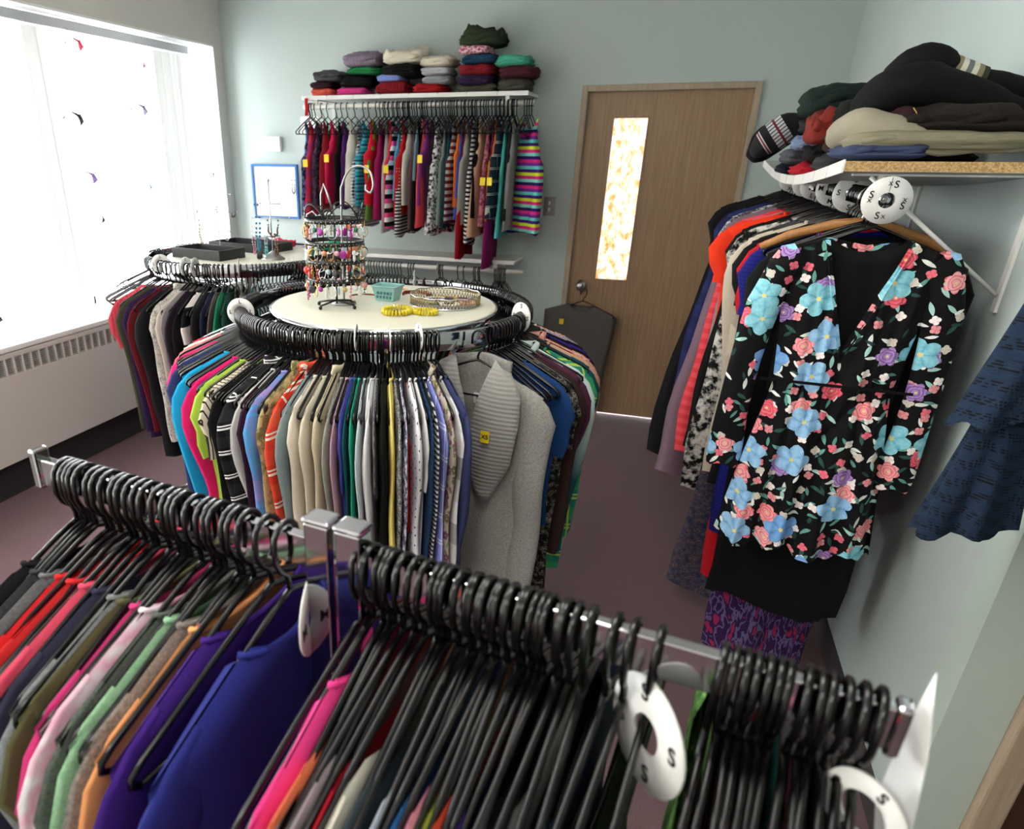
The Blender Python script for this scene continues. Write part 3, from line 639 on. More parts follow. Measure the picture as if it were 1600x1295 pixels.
rr = [
 (-163, 'black and red piped top', 'black piped top', 'stripe:101014:101014:b01828:@16', 'short', .014, .5), (-158.5, 'zebra line-print top', 'zebra print top', 'leo:d8d0c4:38302c:@30:@.12', 'short', .014, .5), (-154, 'coral and grey trimmed top', 'coral trimmed top', 'solid:e06058', 'short', .014, .5),
 (-147, 'pink magenta long tunic', 'pink tunic', 'solid:d8206c', 'dress', .02, .95), (-139, 'navy long-sleeved cardigan', 'navy cardigan', 'solid:232c58', 'long', .02, .8), (-130, 'bright turquoise turtleneck top', 'turquoise turtleneck', 'solid:0c92c0', 'long', .024, .74),
 (-122.5, 'hot pink elbow-sleeved top', 'hot pink top', 'solid:d81868', 'long', .017, .72), (-118, 'lime green thin top', 'lime top', 'solid:a8cc4c', 'short', .01, .55), (-114.5, 'cream and black line-print blouse', 'line-print blouse', 'vstripe:cfc4b0:2a2622:cfc4b0:cfc4b0:@90', 'short', .016, .55),
 (-110.5, 'plain black top', 'black top', 'solid:0e0e10', 'long', .014, .7), (-107, 'black and white plaid shirt', 'plaid shirt', 'plaid:0c0c0e:26262a:e8e8e8:@14', 'shirt', .02, .7), (-103.3, 'pale grey three-quarter sleeved top', 'pale grey top', 'solid:c8c8c6', 'long', .013, .6),
 (-101.4, 'dark plum top', 'plum top', 'solid:35182c', 'long', .01, .66), (-99.2, 'blue and lilac checked top', 'blue check top', 'plaid:6c8ccc:9c8ccc:5a9cd8:@7', 'long', .017, .72), (-96.4, 'olive camouflage print blouse', 'olive print blouse', 'blotch:8a8058:5c5a38:a89c70:@38', 'shirt', .015, .64),
 (-93.6, 'orange red plaid shirt', 'orange plaid shirt', 'plaid:dc3a24:e85a3c:f4e0d0:@10', 'shirt', .014, .72), (-91, 'grey teal sweater', 'grey teal sweater', 'solid:849496', 'sweater', .014, .7), (-88.4, 'ivory long-sleeved top', 'ivory top', 'solid:e0d6c4', 'long', .015, .7),
 (-85.8, 'cream white soft blouse', 'cream blouse', 'solid:d8d0bc', 'long', .013, .68), (-83, 'beige long-sleeved blouse', 'beige blouse', 'solid:c6b99c', 'shirt', .015, .72), (-80.5, 'mid grey marled top', 'grey marled top', 'heather:98988f:7c7c76', 'long', .011, .7),
 (-78.9, 'pale pink thin top', 'pale pink top', 'solid:c8a0ac', 'long', .007, .7), (-77.7, 'periwinkle blue top', 'periwinkle top', 'solid:4c54b0', 'short', .009, .7), (-76.5, 'dark teal top', 'dark teal top', 'solid:146068', 'long', .006, .7),
 (-75.4, 'mint green thin top', 'mint top', 'solid:28a888', 'long', .007, .66), (-73.9, 'pale blue grey blouse', 'pale blue blouse', 'solid:b8c4c8', 'long', .01, .7), (-72, 'white long-sleeved blouse', 'white blouse', 'solid:dedede', 'long', .013, .64),
 (-70.4, 'grey striped thin top', 'grey striped top', 'vstripe:88888a:5a5a5c:@80', 'short', .007, .4), (-68.6, 'black ribbed top', 'black ribbed top', 'solid:101012', 'long', .013, .72), (-66.6, 'pale yellow top', 'yellow top', 'solid:e4d070', 'long', .01, .72),
 (-65.2, 'black and white lattice top', 'lattice top', 'leo:08080a:e8e8e8:@26:@.2', 'long', .009, .74), (-63.8, 'navy and white print top', 'navy print top', 'blotch:e0e0e8:283060:e0e0e8:@60', 'long', .008, .74), (-62.6, 'scarlet sleeveless top', 'scarlet top', 'solid:c81824', 'tank', .007, .5),
 (-61.2, 'white blouse with small black dots', 'dotted white blouse', 'dots:dcdce0:202024:@34:@.12', 'long', .013, .76), (-59.5, 'white short-sleeved top', 'white short-sleeved top', 'solid:d8d8d8', 'short', .009, .74), (-58.1, 'dark denim blue smocked top', 'denim smocked top', 'stripe:1c3c60:142c48:@90', 'long', .009, .76),
 (-56.9, 'black and white wavy striped top', 'wavy striped top', 'stripe:d0d0d0:303034:@70', 'long', .007, .76), (-55.6, 'lavender blue windowpane top', 'lavender top', 'plaid:8088cc:7880c8:c8ccec:@12', 'long', .01, .8), (-53.9, 'taupe blouse with plum flowers', 'taupe floral blouse', 'floral:b0a494:58284c:80506c:48503c:7c6c50:@26', 'shirt', .014, .72),
 (-52, 'white and grey colour-block top', 'colour-block top', 'stripe:c8c8c8:9c9c9c:dcdcdc:@5', 'long', .01, .82), (-50.2, 'slate navy long-sleeved sweatshirt', 'slate navy sweatshirt', 'solid:343c64', 'long', .018, .74)]
la = []
for k in range(96):
    a_ = -176 + k * 1.3
    if a_ < -48.5 and all(abs(a_ - q[0]) > .55 for q in rr): la.append(a_)
for q in rr: x, y = onring(C1, q[0]); hanger(x, y, RZ + .003, R(q[0]), f'black plastic hanger inside the {q[2]} on the round rack', None)
ring_h(C1, la[:62], True, 'bare black plastic hanger packed on the front of the round chrome rack', 'bare hangers on the round rack front')
labs = neighbours(rr, 'on the round rack')
for i, (th_, d, s, spec, kd, hf, L) in enumerate(rr):
    x, y = onring(C1, th_); garment(x, y, RZ, R(th_), spec, kd, labs[i], hf * .86, L=L, seed=i, jitter=.8, wh=.195, LS=(.3 if i in (6, 11) else None))
rs = [
 (-19, 'royal blue short-sleeved top', 'royal blue top', 'solid:143c70', 'short', .014, .6), (-15.5, 'black and cream leopard print dress', 'leopard dress', 'leo:1c1a17:d0c8b4:@24:@.14', 'dress', .018, .86), (-12.5, 'dark brown open cardigan', 'brown cardigan', 'solid:33201e', 'long', .014, .56),
 (-9, 'plum elbow-sleeved sweater', 'plum sweater', 'solid:4a2038', 'long', .017, .6), (-6, 'pale mint ombre blouse', 'mint ombre blouse', 'ombre:c0d4d0:104c58', 'shirt', .018, .76), (-2, 'green and blue plaid shirt', 'green plaid shirt', 'plaid:1c7c6c:3c9c5c:b0cc50:@9', 'long', .01, .86),
 (2, 'dark teal long-sleeved top', 'dark teal top', 'solid:0a4c58', 'long', .011, .74), (6, 'peach long-sleeved top', 'peach top', 'solid:d8a88c', 'long', .012, .66), (9.5, 'coral checked shirt', 'coral checked shirt', 'check:e08870:e8b8a8:@70', 'shirt', .009, .84),
 (13, 'black long-sleeved top', 'black top', 'solid:0c0c10', 'long', .013, .6), (17, 'violet short-sleeved top', 'violet top', 'solid:3a2488', 'short', .009, .52), (22, 'black sleeveless top', 'black sleeveless top', 'solid:101010', 'short', .012, .6),
 (27, 'lilac white ruffled top', 'lilac top', 'solid:b8b4cc', 'short', .011, .55), (33, 'orange and white striped top', 'orange striped top', 'vstripe:e07850:ece0d8:@50', 'short', .011, .5), (39, 'dark grey short-sleeved top', 'dark grey top', 'solid:26282a', 'short', .012, .5),
 (46, 'fuzzy moss green sweater', 'moss green sweater', 'heather:4c5c3c:2c3824', 'sweater', .02, .55), (54, 'charcoal knitted sweater', 'charcoal sweater', 'heather:303030:202020', 'sweater', .017, .6)]
for q in rs: x, y = onring(C1, q[0]); hanger(x, y, RZ + .003, R(q[0]), f'black plastic hanger inside the {q[2]} at right of the round rack', None)
ring_h(C1, [-28, -26, -24, -22.5, -20.8, -17.2, -14, -7.2, -3.6, 4, 11], True, 'bare black plastic hanger on the right side of the round chrome rack', 'bare hangers on the round rack right side')
labs = neighbours(rs, 'on the right side of the round rack', 18)
labs = [l.replace('on the right side of the round rack', 'at right of the round rack') for l in labs]
for i, (th_, d, s, spec, kd, hf, L) in enumerate(rs):
    x, y = onring(C1, th_); garment(x, y, RZ, R(th_), spec, kd, labs[i], hf, L=L, seed=i + 2, jitter=1, wh=.195, LS=(.26 if i == 3 else None), tagged=(.17, -.36) if i == 1 else None)
def ringdisc(C, th_, txt, label, r=.042, dz=0, yaw=0):
    x, y = onring(C, th_); return disc(x, y, RZ - .008 + dz, R(th_) + R(yaw), txt, label, r)
ringdisc(C1, -143, 'L', 'white size disc marked L on the left of the round rack', .042, 0, -14)
ringdisc(C1, -4, 'S', 'white size disc marked S on the right of the round rack', .044, 0, -36)
ringdisc(C1, 97, 'M', 'white size disc seen edge on at the back of the round rack', .042, 0, 8)
for th_, w in ((-77.5, 'leftmost of three at the front'), (-66.5, 'middle of three at the front'), (-56.5, 'rightmost of three at the front')):
    ringdisc(C1, th_, 'S', f'thin white size disc edge on, {w} of the round rack', .036, .0, 3)

# --- big grey shawl-collar sweater hanging on the outside of the ring
sx, sy = onring(C1, -46)
sx, sy = onring(C1, -37); sx += .028
gs = thing('shawl_sweater', 'grey ribbed shawl-collar sweater with yellow XS tag facing out on the round rack', 'sweater', (sx + .005, sy - .03, RZ), R(-12))
m = cloth('rib:a09e9a:84827e:@900')
t = NT('grey_knit_ribs'); co, X, Y, Z = t.obj(); t.base(t.mix(t.noise(co, 260, 3, .8), lin('a4a29d'), lin('7c7a76'))); t.bump(t.math('SINE', t.math('MULTIPLY', Z, 520)), .35, .0016); t.set(Roughness=.9); M_ribh = t.m
t = NT('grey_knit'); co, X, Y, Z = t.obj(); t.base(t.mix(t.ramp(t.noise(co, 260, 4, .8), [(.35, (0, 0, 0, 1)), (.65, (1, 1, 1, 1))]), lin('a4a29d'), lin('74726d'))); t.bump(t.noise(co, 500, 2), .5, .002); t.set(Roughness=.9); M_knit = t.m
tm = torso_mesh('vneck', .74, 2, thick=.024, wsh=.2, wh=.175, neck=.1, vdeep=.3, N=28, M=24, fold=.006)
link('torso', tm, M_knit, gs)
for sg in (1, -1): link('sleeve', sleeve_mesh(sg, .56, 2, thick=.024, wsh=.2, cuff=.042), M_knit, gs)
def sheet(name, f, nu, nv, mat, parent, th=.003):
    vs = [f(i / nu, j / nv) for j in range(nv + 1) for i in range(nu + 1)]
    fs = [(j * (nu + 1) + i, j * (nu + 1) + i + 1, (j + 1) * (nu + 1) + i + 1, (j + 1) * (nu + 1) + i) for j in range(nv) for i in range(nu)]
    o = link(name, mesh(name, vs, fs), mat, parent); md = o.modifiers.new('s', 'SOLIDIFY'); md.thickness = th; md.offset = 0; return o
LI = [(0, .066, -.062, .11, -.092), (.1, .05, -.1, .148, -.145), (.3, .023, -.18, .152, -.22), (.65, -.011, -.35, .135, -.35), (1, .03, -.45, .07, -.48)]
def lapel(sg):
    def f(u, v):      # v down the edge, u from inner edge to outer seam
        for a, b_ in zip(LI, LI[1:]):
            if v <= b_[0]: break
        q = (v - a[0]) / (b_[0] - a[0]); q_ = [lerp(a[k], b_[k], q) for k in range(5)]
        x = lerp(q_[1], q_[3], u) * (sg if v < .6 or sg > 0 else sg); z = lerp(q_[2], q_[4], u)
        return (x, -.042 + (.012 if sg < 0 else 0) - .012 * math.sin(PI * u) + .02 * (1 - min(1, v * 6)) + .003 * math.sin(v * 9), z)
    return f
o = sheet('lapel', lapel(1), 8, 16, M_ribh, gs, .006); o['label'] = 'right ribbed lapel of the collar'
o = sheet('lapel', lapel(-1), 8, 16, M_ribh, gs, .006)
def bc(u, v):
    a = lerp(-1, 1, u); return (.088 * a, .03 - .05 * (1 - a * a) * 0 + .012 * (1 - a * a), -.07 - .10 * v * (1 - .25 * a * a) + .006 * math.cos(a * 3))
o = sheet('back_collar', bc, 12, 6, M_knit, gs, .008)
for sg, n_ in ((1, 'cuff_seam'),): pass
o = G().box(-.013, .011, .012, .0135, -.205, -.175).obj('care_label', M_wp, gs, False); o['label'] = 'small white printed care label'
w = link('printed_mark', text_mesh('XS', .008), M_ink, o); w.location = (-.001, .0115, -.188); w.rotation_euler = (R(90), 0, 0)
yellow_tag(gs, .066, -.068, -.25, 1.15, 'XS')
hanger(sx + .005, sy - .03, RZ + .003, R(-12), 'black plastic hanger holding the grey shawl-collar sweater', 'hanger of the grey sweater')

# ================================================================== LEFT RACK
C2 = (-1.94, 3.05)
round_rack(C2[0], C2[1], RZ, RR, 'round clothes rack by the window carrying black trays and necklace stands')
ring_h(C2, [-8 + 2.4 * k for k in range(34)] + [110 + 3 * k for k in range(22)], False, '', '')
lr = [
 (-117.5, 'coral red short-sleeved knit', 'coral knit', 'rib:c84450:a83040:@400', 'short', 0.02, .42), (-114.5, 'white sleeveless top', 'white top', 'solid:d0d0d0', 'tank', 0.01, .6), (-112, 'olive drab long top', 'olive top', 'solid:3c3c2c', 'long', 0.016, .74),
 (-107.5, 'deep purple velvet cardigan', 'purple cardigan', 'solid:281440', 'long', 0.016, .78), (-104.5, 'dark red and white piped top', 'dark red top', 'solid:64141c', 'long', 0.008, .72), (-100, 'black navy long-sleeved coat', 'black coat', 'solid:0c0c16', 'long', 0.03, .84),
 (-94.3, 'leopard print blouse in white and black', 'leopard blouse', 'leo:e0dcd4:0c0c0c:@36:@.24', 'shirt', 0.016, .72), (-91.6, 'cream long-sleeved top', 'cream top', 'solid:cfc4b8', 'long', 0.012, .7), (-89.4, 'light grey long top', 'light grey top', 'solid:a09a9c', 'long', 0.008, .8),
 (-87, 'dark aubergine cardigan', 'aubergine cardigan', 'solid:1e1220', 'long', 0.016, .72), (-84.4, 'near-black fine knit top', 'near-black top', 'solid:100c14', 'long', 0.012, .68), (-81, 'white and black striped sweater', 'striped sweater', 'stripe:d8d0cc:0e0e10:@7', 'sweater', 0.016, .5),
 (-77.8, 'charcoal grey puffed top', 'charcoal top', 'solid:202022', 'short', 0.014, .5), (-75, 'navy short-sleeved top', 'navy top', 'solid:181c38', 'short', 0.014, .6), (-72.8, 'taupe brown thin top', 'taupe top', 'solid:5c5048', 'short', 0.01, .6),
 (-70.5, 'emerald green sleeveless top', 'emerald top', 'solid:1c8058', 'short', 0.012, .6), (-67.3, 'dark forest green top', 'forest green top', 'solid:123c34', 'long', 0.016, .6), (-64, 'pale pink ribbed sleeveless top', 'pale pink top', 'rib:c8a8a0:a88c84:@500', 'tank', 0.018, .6),
 (-61, 'grey charcoal printed top', 'grey printed top', 'blotch:4c4844:24221f:7c7870:@40', 'short', 0.012, .6), (-58, 'white top with black pattern', 'white patterned top', 'blotch:d4d4cc:d4d4cc:181818:@26', 'tank', 0.016, .6), (-55, 'sea green top', 'sea green top', 'solid:4c9484', 'short', 0.012, .6)]
for q in lr: x, y = onring(C2, q[0]); hanger(x, y, RZ + .003, R(q[0]), f'black plastic hanger inside the {q[2]} on the window-side rack', None)
ring_h(C2, [-172, -169, -166, -163, -160] + [-132 + 2.8 * k for k in range(4)] + [-97, -79.5] + [-53 + 2.1 * k for k in range(21)], True, 'bare black plastic hanger on the round rack by the window', 'bare hangers on the window-side rack')
labs = neighbours(lr, 'on the window-side rack')
for i, (th_, d, s, spec, kd, hf, L) in enumerate(lr):
    x, y = onring(C2, th_); garment(x, y, RZ, R(th_), spec, kd, labs[i], hf, L=L, seed=i + 1, jitter=1.5, wh=.19)
for th_, w, yw in ((-112, 'leftmost of the four on the window-side rack', -28), (-92, 'second from left on the window-side rack', 0), (-86, 'third from left on the window-side rack', 4), (-62, 'rightmost on the window-side rack', 0)):
    ringdisc(C2, th_, 'L', 'white size disc, ' + w, .04, 0, yw)

# ================================================================== BACK WALL SHELVES
M_shelf = plain('shelf_white', 'dcdcd6', .45)
YS = YB - .30
def wall_shelf(z, x0, x1, zr, rx0, rx1, label):
    sh = thing('wall_shelf', label, 'shelf', ((x0 + x1) / 2, YB, z)); w = (x1 - x0) / 2; zr -= z; c = (x0 + x1) / 2
    bevel(box('board', M_shelf, -w, w, -.3, 0, -.019, 0, sh), .002)
    for k in range(8):
        xa = -w + (2 * w) * k / 8; bevel(box('label_holder', M_wp, xa + .002, xa + 2 * w / 8 - .002, -.304, -.3005, -.021, .003, sh), .001)
    for bx in (x0 + .09, x1 - .13):
        b = G(); b.box(bx - c - .012, bx - c + .012, -.27, 0, -.024, -.0195); b.box(bx - c - .012, bx - c + .012, -.006, 0, -.26, -.0195); b.obj('bracket', M_shelf, sh, False)
        G().tube([(bx - c, -.004, -.25), (bx - c, -.26, -.028)], .006, 6).obj('bracket_arm', M_shelf, sh)
        b = G(); b.box(bx - c - .013, bx - c + .013, -.275, -.262, zr - .017, -.02); b.obj('rod_hook', M_shelf, sh, False)
    G().tube([(rx0 - c, -.268, zr), (rx1 - c, -.268, zr)], .014, 12).obj('hanging_rod', M_shelf, sh)
    return sh
wall_shelf(2.012, -2.4, -.915, 1.955, -2.4, -.885, 'upper white wall shelf with folded sweaters above the hanging rod')
wall_shelf(1.055, -2.4, -.93, .985, -2.4, -.875, 'lower white wall shelf behind the round rack')
YR = YB - .268
up = [
 (-2.353, 'navy and blue floral tank', 'navy floral tank', 'blotch:1c2448:0c0c18:6c80c0:@40', 'tank', .014, .68), (-2.318, 'coral red floral tank', 'coral floral tank', 'blotch:e03040:b82030:8c3060:@30', 'tank', .022, .66), (-2.272, 'charcoal plum patterned tank', 'charcoal patterned tank', 'blotch:38283c:1c141c:503c54:@50', 'tank', .018, .6),
 (-2.229, 'dark crimson tank', 'crimson tank', 'solid:780c1c', 'tank', .024, .62), (-2.165, 'hot pink tank', 'hot pink tank', 'solid:d41c50', 'tank', .018, .6), (-2.127, 'black tank', 'black tank', 'solid:0c0c10', 'tank', .022, .62),
 (-2.087, 'purple tank', 'purple tank', 'solid:501c68', 'tank', .018, .62), (-2.034, 'cream white long camisole', 'cream camisole', 'solid:ccc8bc', 'tank', .03, .6), (-1.974, 'black and white checked tank', 'checked tank', 'check:d8d8d8:181818:@50', 'tank', .012, .74),
 (-1.938, 'turquoise striped tank', 'turquoise striped tank', 'stripe:147c94:58b4bc:0c3c5c:20a0b0:@22', 'tank', .02, .62), (-1.885, 'bright red tank', 'red tank', 'solid:c41428', 'tank', .024, .6), (-1.86, 'olive green tank', 'olive tank', 'solid:68883c', 'tank', .01, .68),
 (-1.835, 'magenta tank', 'magenta tank', 'solid:a0185c', 'tank', .014, .68), (-1.8, 'silver grey satin tank', 'silver tank', 'solid:a8a4a4', 'tank', .018, .76), (-1.765, 'coral tank', 'coral tank', 'solid:d83c48', 'tank', .014, .72),
 (-1.738, 'pink and black banded tank', 'banded tank', 'stripe:e05090:141416:e0dcdc:@12', 'tank', .014, .74), (-1.705, 'light blue tank', 'light blue tank', 'solid:6cb0d0', 'tank', .01, .56), (-1.687, 'fine black and white striped tank', 'fine striped tank', 'stripe:d8d8d8:141416:@50', 'tank', .012, .78),
 (-1.667, 'scarlet tank', 'scarlet tank', 'solid:cc1c24', 'tank', .012, .66), (-1.642, 'stone white tank', 'stone tank', 'solid:c4bcb0', 'tank', .018, .6), (-1.612, 'mauve brown tank', 'mauve tank', 'solid:6c4c50', 'tank', .014, .74),
 (-1.59, 'pale blue short tank', 'pale blue tank', 'solid:88b0c0', 'tank', .01, .44), (-1.572, 'black fringed tank', 'black fringed tank', 'solid:0a0a0c', 'tank', .012, .74), (-1.545, 'salmon coral tank', 'salmon tank', 'solid:dc4c50', 'tank', .018, .72),
 (-1.516, 'violet magenta tank', 'violet tank', 'solid:8c3c8c', 'tank', .014, .6), (-1.486, 'dark plum tank', 'dark plum tank', 'solid:281828', 'tank', .016, .72), (-1.446, 'black and white speckled tank', 'speckled tank', 'blotch:e0e0e0:e0e0e0:101010:@60', 'tank', .024, .76),
 (-1.406, 'grey teal thin tank', 'grey teal tank', 'solid:8c9c98', 'tank', .01, .7), (-1.384, 'dark teal tank', 'dark teal tank', 'solid:0c4448', 'tank', .012, .72), (-1.352, 'maroon and grey striped tank', 'maroon striped tank', 'stripe:5c1820:a8a8a8:@26', 'tank', .016, .7),
 (-1.325, 'orange tank', 'orange tank', 'solid:e07028', 'tank', .014, .6), (-1.3, 'periwinkle blue tank', 'periwinkle tank', 'solid:4c5cc0', 'tank', .01, .66), (-1.28, 'long deep red tank', 'deep red tank', 'solid:a00c18', 'tank', .012, .9),
 (-1.262, 'pale grey tank', 'pale grey tank', 'solid:a4a49c', 'tank', .014, .7), (-1.24, 'black and white pinstriped tank', 'pinstriped tank', 'stripe:c8c8c8:101010:@40', 'tank', .016, .82), (-1.205, 'black ribbed tank', 'black ribbed tank', 'solid:0e0e0e', 'tank', .014, .66),
 (-1.17, 'tan cream tank', 'tan tank', 'solid:c4a080', 'tank', .018, .76), (-1.135, 'dusty rose printed tank', 'rose printed tank', 'blotch:a04c64:702c44:c47c8c:@40', 'tank', .014, .7), (-1.106, 'long purple magenta tank', 'purple magenta tank', 'solid:700c50', 'tank', .02, .95),
 (-1.082, 'amber orange tank', 'amber tank', 'solid:dc8428', 'tank', .01, .68), (-1.06, 'navy plaid tank', 'navy plaid tank', 'plaid:141c30:24344c:b8b8b0:@14', 'tank', .016, .66), (-1.035, 'aqua teal tank', 'aqua tank', 'solid:4cb0ac', 'tank', .013, .76),
 (-1.01, 'charcoal tank', 'charcoal tank', 'solid:242426', 'tank', .012, .66), (-.985, 'grey speckled tank', 'grey speckled tank', 'heather:a8a8a8:686868', 'tank', .014, .72)]
labs = neighbours(up, 'on the upper back rod')
for i, (x, d, s, spec, kd, hf, L) in enumerate(up):
    tg = (.2, -.3 - .03 * (i % 4), 1) if i in (1, 4, 10, 14, 24) else ((.2, -.42, 1) if i in (37, 40) else None)
    g = garment(x, YR, 1.972, R(-90), spec, kd, labs[i], hf, L=L, seed=i, jitter=11, tagged=tg)
    hanger(x, YR, 1.972, R(-90), '', '', single=False)
g = garment(-.905, YR, 1.972, R(-48), 'stripe:d02878:c8d830:3c1870:58c0b0:6c2890:d02878:241460:78c8b8:@7', 'tank', 'multicoloured wide-striped tank at the right end of the upper back rod', .03, L=.74, seed=3, jitter=0)
for k in range(36): hanger(-1.82 + .0235 * k + rnd.uniform(-.006, .006), YR, 1.972, R(-90), '', '', single=False)
for x in (-.94, -.925, -.91, -.895, -2.36, -2.34): hanger(x, YR, 1.972, R(-90), '', '', single=False)
for k in range(30): hanger(-2.35 + .022 * k + rnd.uniform(-.003, .003), YR, 1.002, R(-90), '', '', single=False)
for x in (-1.66, -1.64, -1.62, -1.44, -1.43, -1.415, -1.31, -1.27, -1.2, -1.19, -1.17, -1.16, -1.06, -1.05, -1.04, -1.03, -1.02, -1.01, -1.0, -.99): hanger(x, YR, 1.002, R(-90), '', '', single=False)
for k, (x, lab) in enumerate(((-1.95, 'left'), (-1.6, 'middle'))):
    disc(x - .1 + k * .25, YR, .98, R(90), 'M', f'white size disc on the lower back rod, {lab} of two', .04)
low = [(-1.02, 'black cotton skirt', 'black skirt', 'solid:0c0c0e'), (-1.08, 'charcoal skirt', 'charcoal skirt', 'solid:1c1c20'), (-1.18, 'dark navy skirt', 'navy skirt', 'solid:141830')]
labs = neighbours(low, 'on the lower back rod')
for i, (x, d, s, spec) in enumerate(low): garment(x, YR, 1.0, R(-90), spec, 'skirt', labs[i], .02, L=.6, seed=i)
ro = rest.obj('clothes_hangers', M_black); tag(ro, 'black plastic hangers crowding the back rods and far sides of the racks', 'hangers', kind='stuff')

# ================================================================== FOLDED CLOTHES
def folded(name, label, spec, x0, x1, y0, y1, z0, z1, seed=0, layers=2, lump=.25, cat='sweater', grp=None, rot=0, drop=0, part='fold_edge'):
    cx, cy, cz = (x0 + x1) / 2, (y0 + y1) / 2, z0; w, d, h = (x1 - x0) / 2, (y1 - y0) / 2, (z1 - z0)
    N, M = 30, 18; vs = []; fs = []; e = .45
    sp = lambda v, p: math.copysign(abs(v) ** p, v)
    for j in range(M + 1):
        ph = -PI / 2 + PI * j / M
        for i in range(N):
            a = 2 * PI * i / N
            x = sp(math.cos(ph), e) * sp(math.cos(a), e); y = sp(math.cos(ph), e) * sp(math.sin(a), e); z = sp(math.sin(ph), .8)
            q = Vector((x * 1.6 + seed * 5.1, y * 1.6, z * 1.2 + seed))
            n1 = noise.noise(q * 1.3); n2 = noise.noise(q * 3.1)
            gr = 1 - .10 * max(0, math.cos((z * .5 + .5) * 2 * PI * layers)) * (1 - abs(z)) if layers > 1 else 1
            X = x * w * gr * (1 + .10 * n1); Y = y * d * gr * (1 + .10 * n1)
            Z = (z * .5 + .5) * h
            Z += h * lump * (n1 * .8 + n2 * (.22 if lump < .5 else .6)) * max(0, z * .5 + .5) - h * .35 * (z * .5 + .5) * (x * x * .5 + y * y * .3) ** 1.5 * .6
            if drop: Z -= drop * max(0, -y - .6) * 1.5
            vs.append((X, Y, max(Z, 0) if not drop else Z))
    for j in range(M):
        for i in range(N): k = (i + 1) % N; fs.append((j * N + i, j * N + k, (j + 1) * N + k, (j + 1) * N + i))
    t = thing(name, label, cat, (cx, cy, cz), rot, grp)
    m = cloth(spec); link('folded_body', mesh('folded', vs, fs), m, t)
    # the rounded sleeve edge folded over the top
    r = random.Random(seed); hh = h * .5; pts = []
    for k in range(9):
        u = -1 + k / 4; pts.append((u * w * .82, -d * (.86 + .08 * math.sin(k * 1.3 + seed)), h * (.56 + .10 * math.sin(k + seed)) * (1 - .22 * u * u)))
    G().tube(pts, [max(.004, h * .21 * (1 - .5 * abs(-1 + k / 4) ** 3)) for k in range(9)], 8, sq=.9).obj(part, m, t)
    return t
ZS = 2.0125; yf0, yf1 = 4.62, 4.84
piles = [  # x0,x1,z0,z1,spec,desc,lump
 [(-2.36, -2.195, 0, .045, 'solid:e0604c', 'coral folded sweater under the plum one', .2), (-2.36, -2.2, .045, .08, 'solid:2c1018', 'dark plum folded sweater under the grey one', .2), (-2.34, -2.13, .082, .137, 'heather:4c4c50:323236', 'charcoal grey folded sweater topping the leftmost pile', .3)],
 [(-2.185, -1.965, 0, .045, 'solid:dc4090', 'hot pink folded top at the shelf edge', .3), (-2.16, -1.92, .047, .115, 'solid:101014', 'black folded sweater above the pink one', .25), (-2.105, -1.87, .117, .155, 'solid:1c7c44', 'green folded sweater under the lilac knit', .25), (-2.13, -1.87, .157, .24, 'rib:8c7c8c:74687a:@300', 'lilac grey ribbed sweater folded on top', .35)],
 [(-1.91, -1.68, 0, .07, 'rib:84101c:6c0c18:@300', 'crimson ribbed sweater folded beneath the periwinkle one', .2), (-1.9, -1.72, .072, .11, 'solid:8090d0', 'periwinkle blue folded top', .2), (-1.865, -1.6, .095, .16, 'solid:0c0c10', 'black folded sweater beneath the crumpled cream one', .25), (-1.865, -1.59, .165, .245, 'solid:d8d0bc', 'crumpled cream ruffled sweater on top of its pile', .6)],
 [(-1.66, -1.44, 0, .05, 'solid:9c1018', 'red folded sweater beneath the pale grey ones', .35), (-1.6, -1.41, .05, .1, 'heather:9c9ca0:80848a', 'pale grey folded sweater', .4), (-1.61, -1.41, .1, .145, 'solid:b4b4b8', 'light grey soft folded top', .4), (-1.62, -1.4, .145, .2, 'solid:d8d0bc', 'cream folded sweater with rolled collar', .45), ],
 [(-1.375, -1.38 + .26, 0, .04, 'solid:4c4c3c', 'olive and white folded top at the bottom', .3), (-1.375, -1.14, .04, .09, 'solid:281438', 'deep purple folded sweater', .3), (-1.366, -1.13, .09, .15, 'solid:78101c', 'wine red folded sweater', .3), (-1.352, -1.12, .15, .2, 'solid:143c58', 'teal navy folded sweater', .25),
  (-1.37, -1.17, .2, .245, 'blotch:c04870:e8d8dc:b03058:@60', 'pink and white patterned folded sweater', .3), (-1.376, -1.09, .24, .325, 'solid:2c3824', 'rumpled dark olive green jacket topping the tallest pile', .6)],
 [(-1.12, -.925, 0, .07, 'heather:4c4c44:34342e', 'grey olive marled folded sweater', .25), (-1.12, -.89, .07, .13, 'solid:4a1824', 'burgundy folded sweater draping over the shelf end', .35), (-1.15, -.93, .13, .185, 'solid:48a488', 'mint green sweater rolled on the rightmost pile', .35)]]
nmr = ['leftmost', 'second', 'third', 'fourth', 'fifth', 'sixth']; sd = 0
for pi, pile in enumerate(piles):
    for (x0, x1, z0, z1, spec, desc, lump) in pile:
        sd += 1; n = len(desc.split()); lab = desc + (f', {nmr[pi]} pile on the upper shelf' if n < 10 else ' on the upper shelf')
        folded('folded_sweater', lab, spec, x0, x1, yf0 - rnd.uniform(0, .03), yf1, ZS + z0, ZS + z1 + .008, sd, 2 if lump < .5 else 3, lump)
# red strap hanging at the left end and dark net at the right end
st = thing('red_strap', 'short red strap hanging under the left end of the upper shelf', 'strap', (-2.36, YS - .006, 2.0)); box('strap', cloth('solid:b01420'), -.011, .011, -.003, .0, -.09, 0, st); box('strap_end', cloth('solid:b01420'), -.013, .013, -.005, -.0035, -.1, -.08, st)

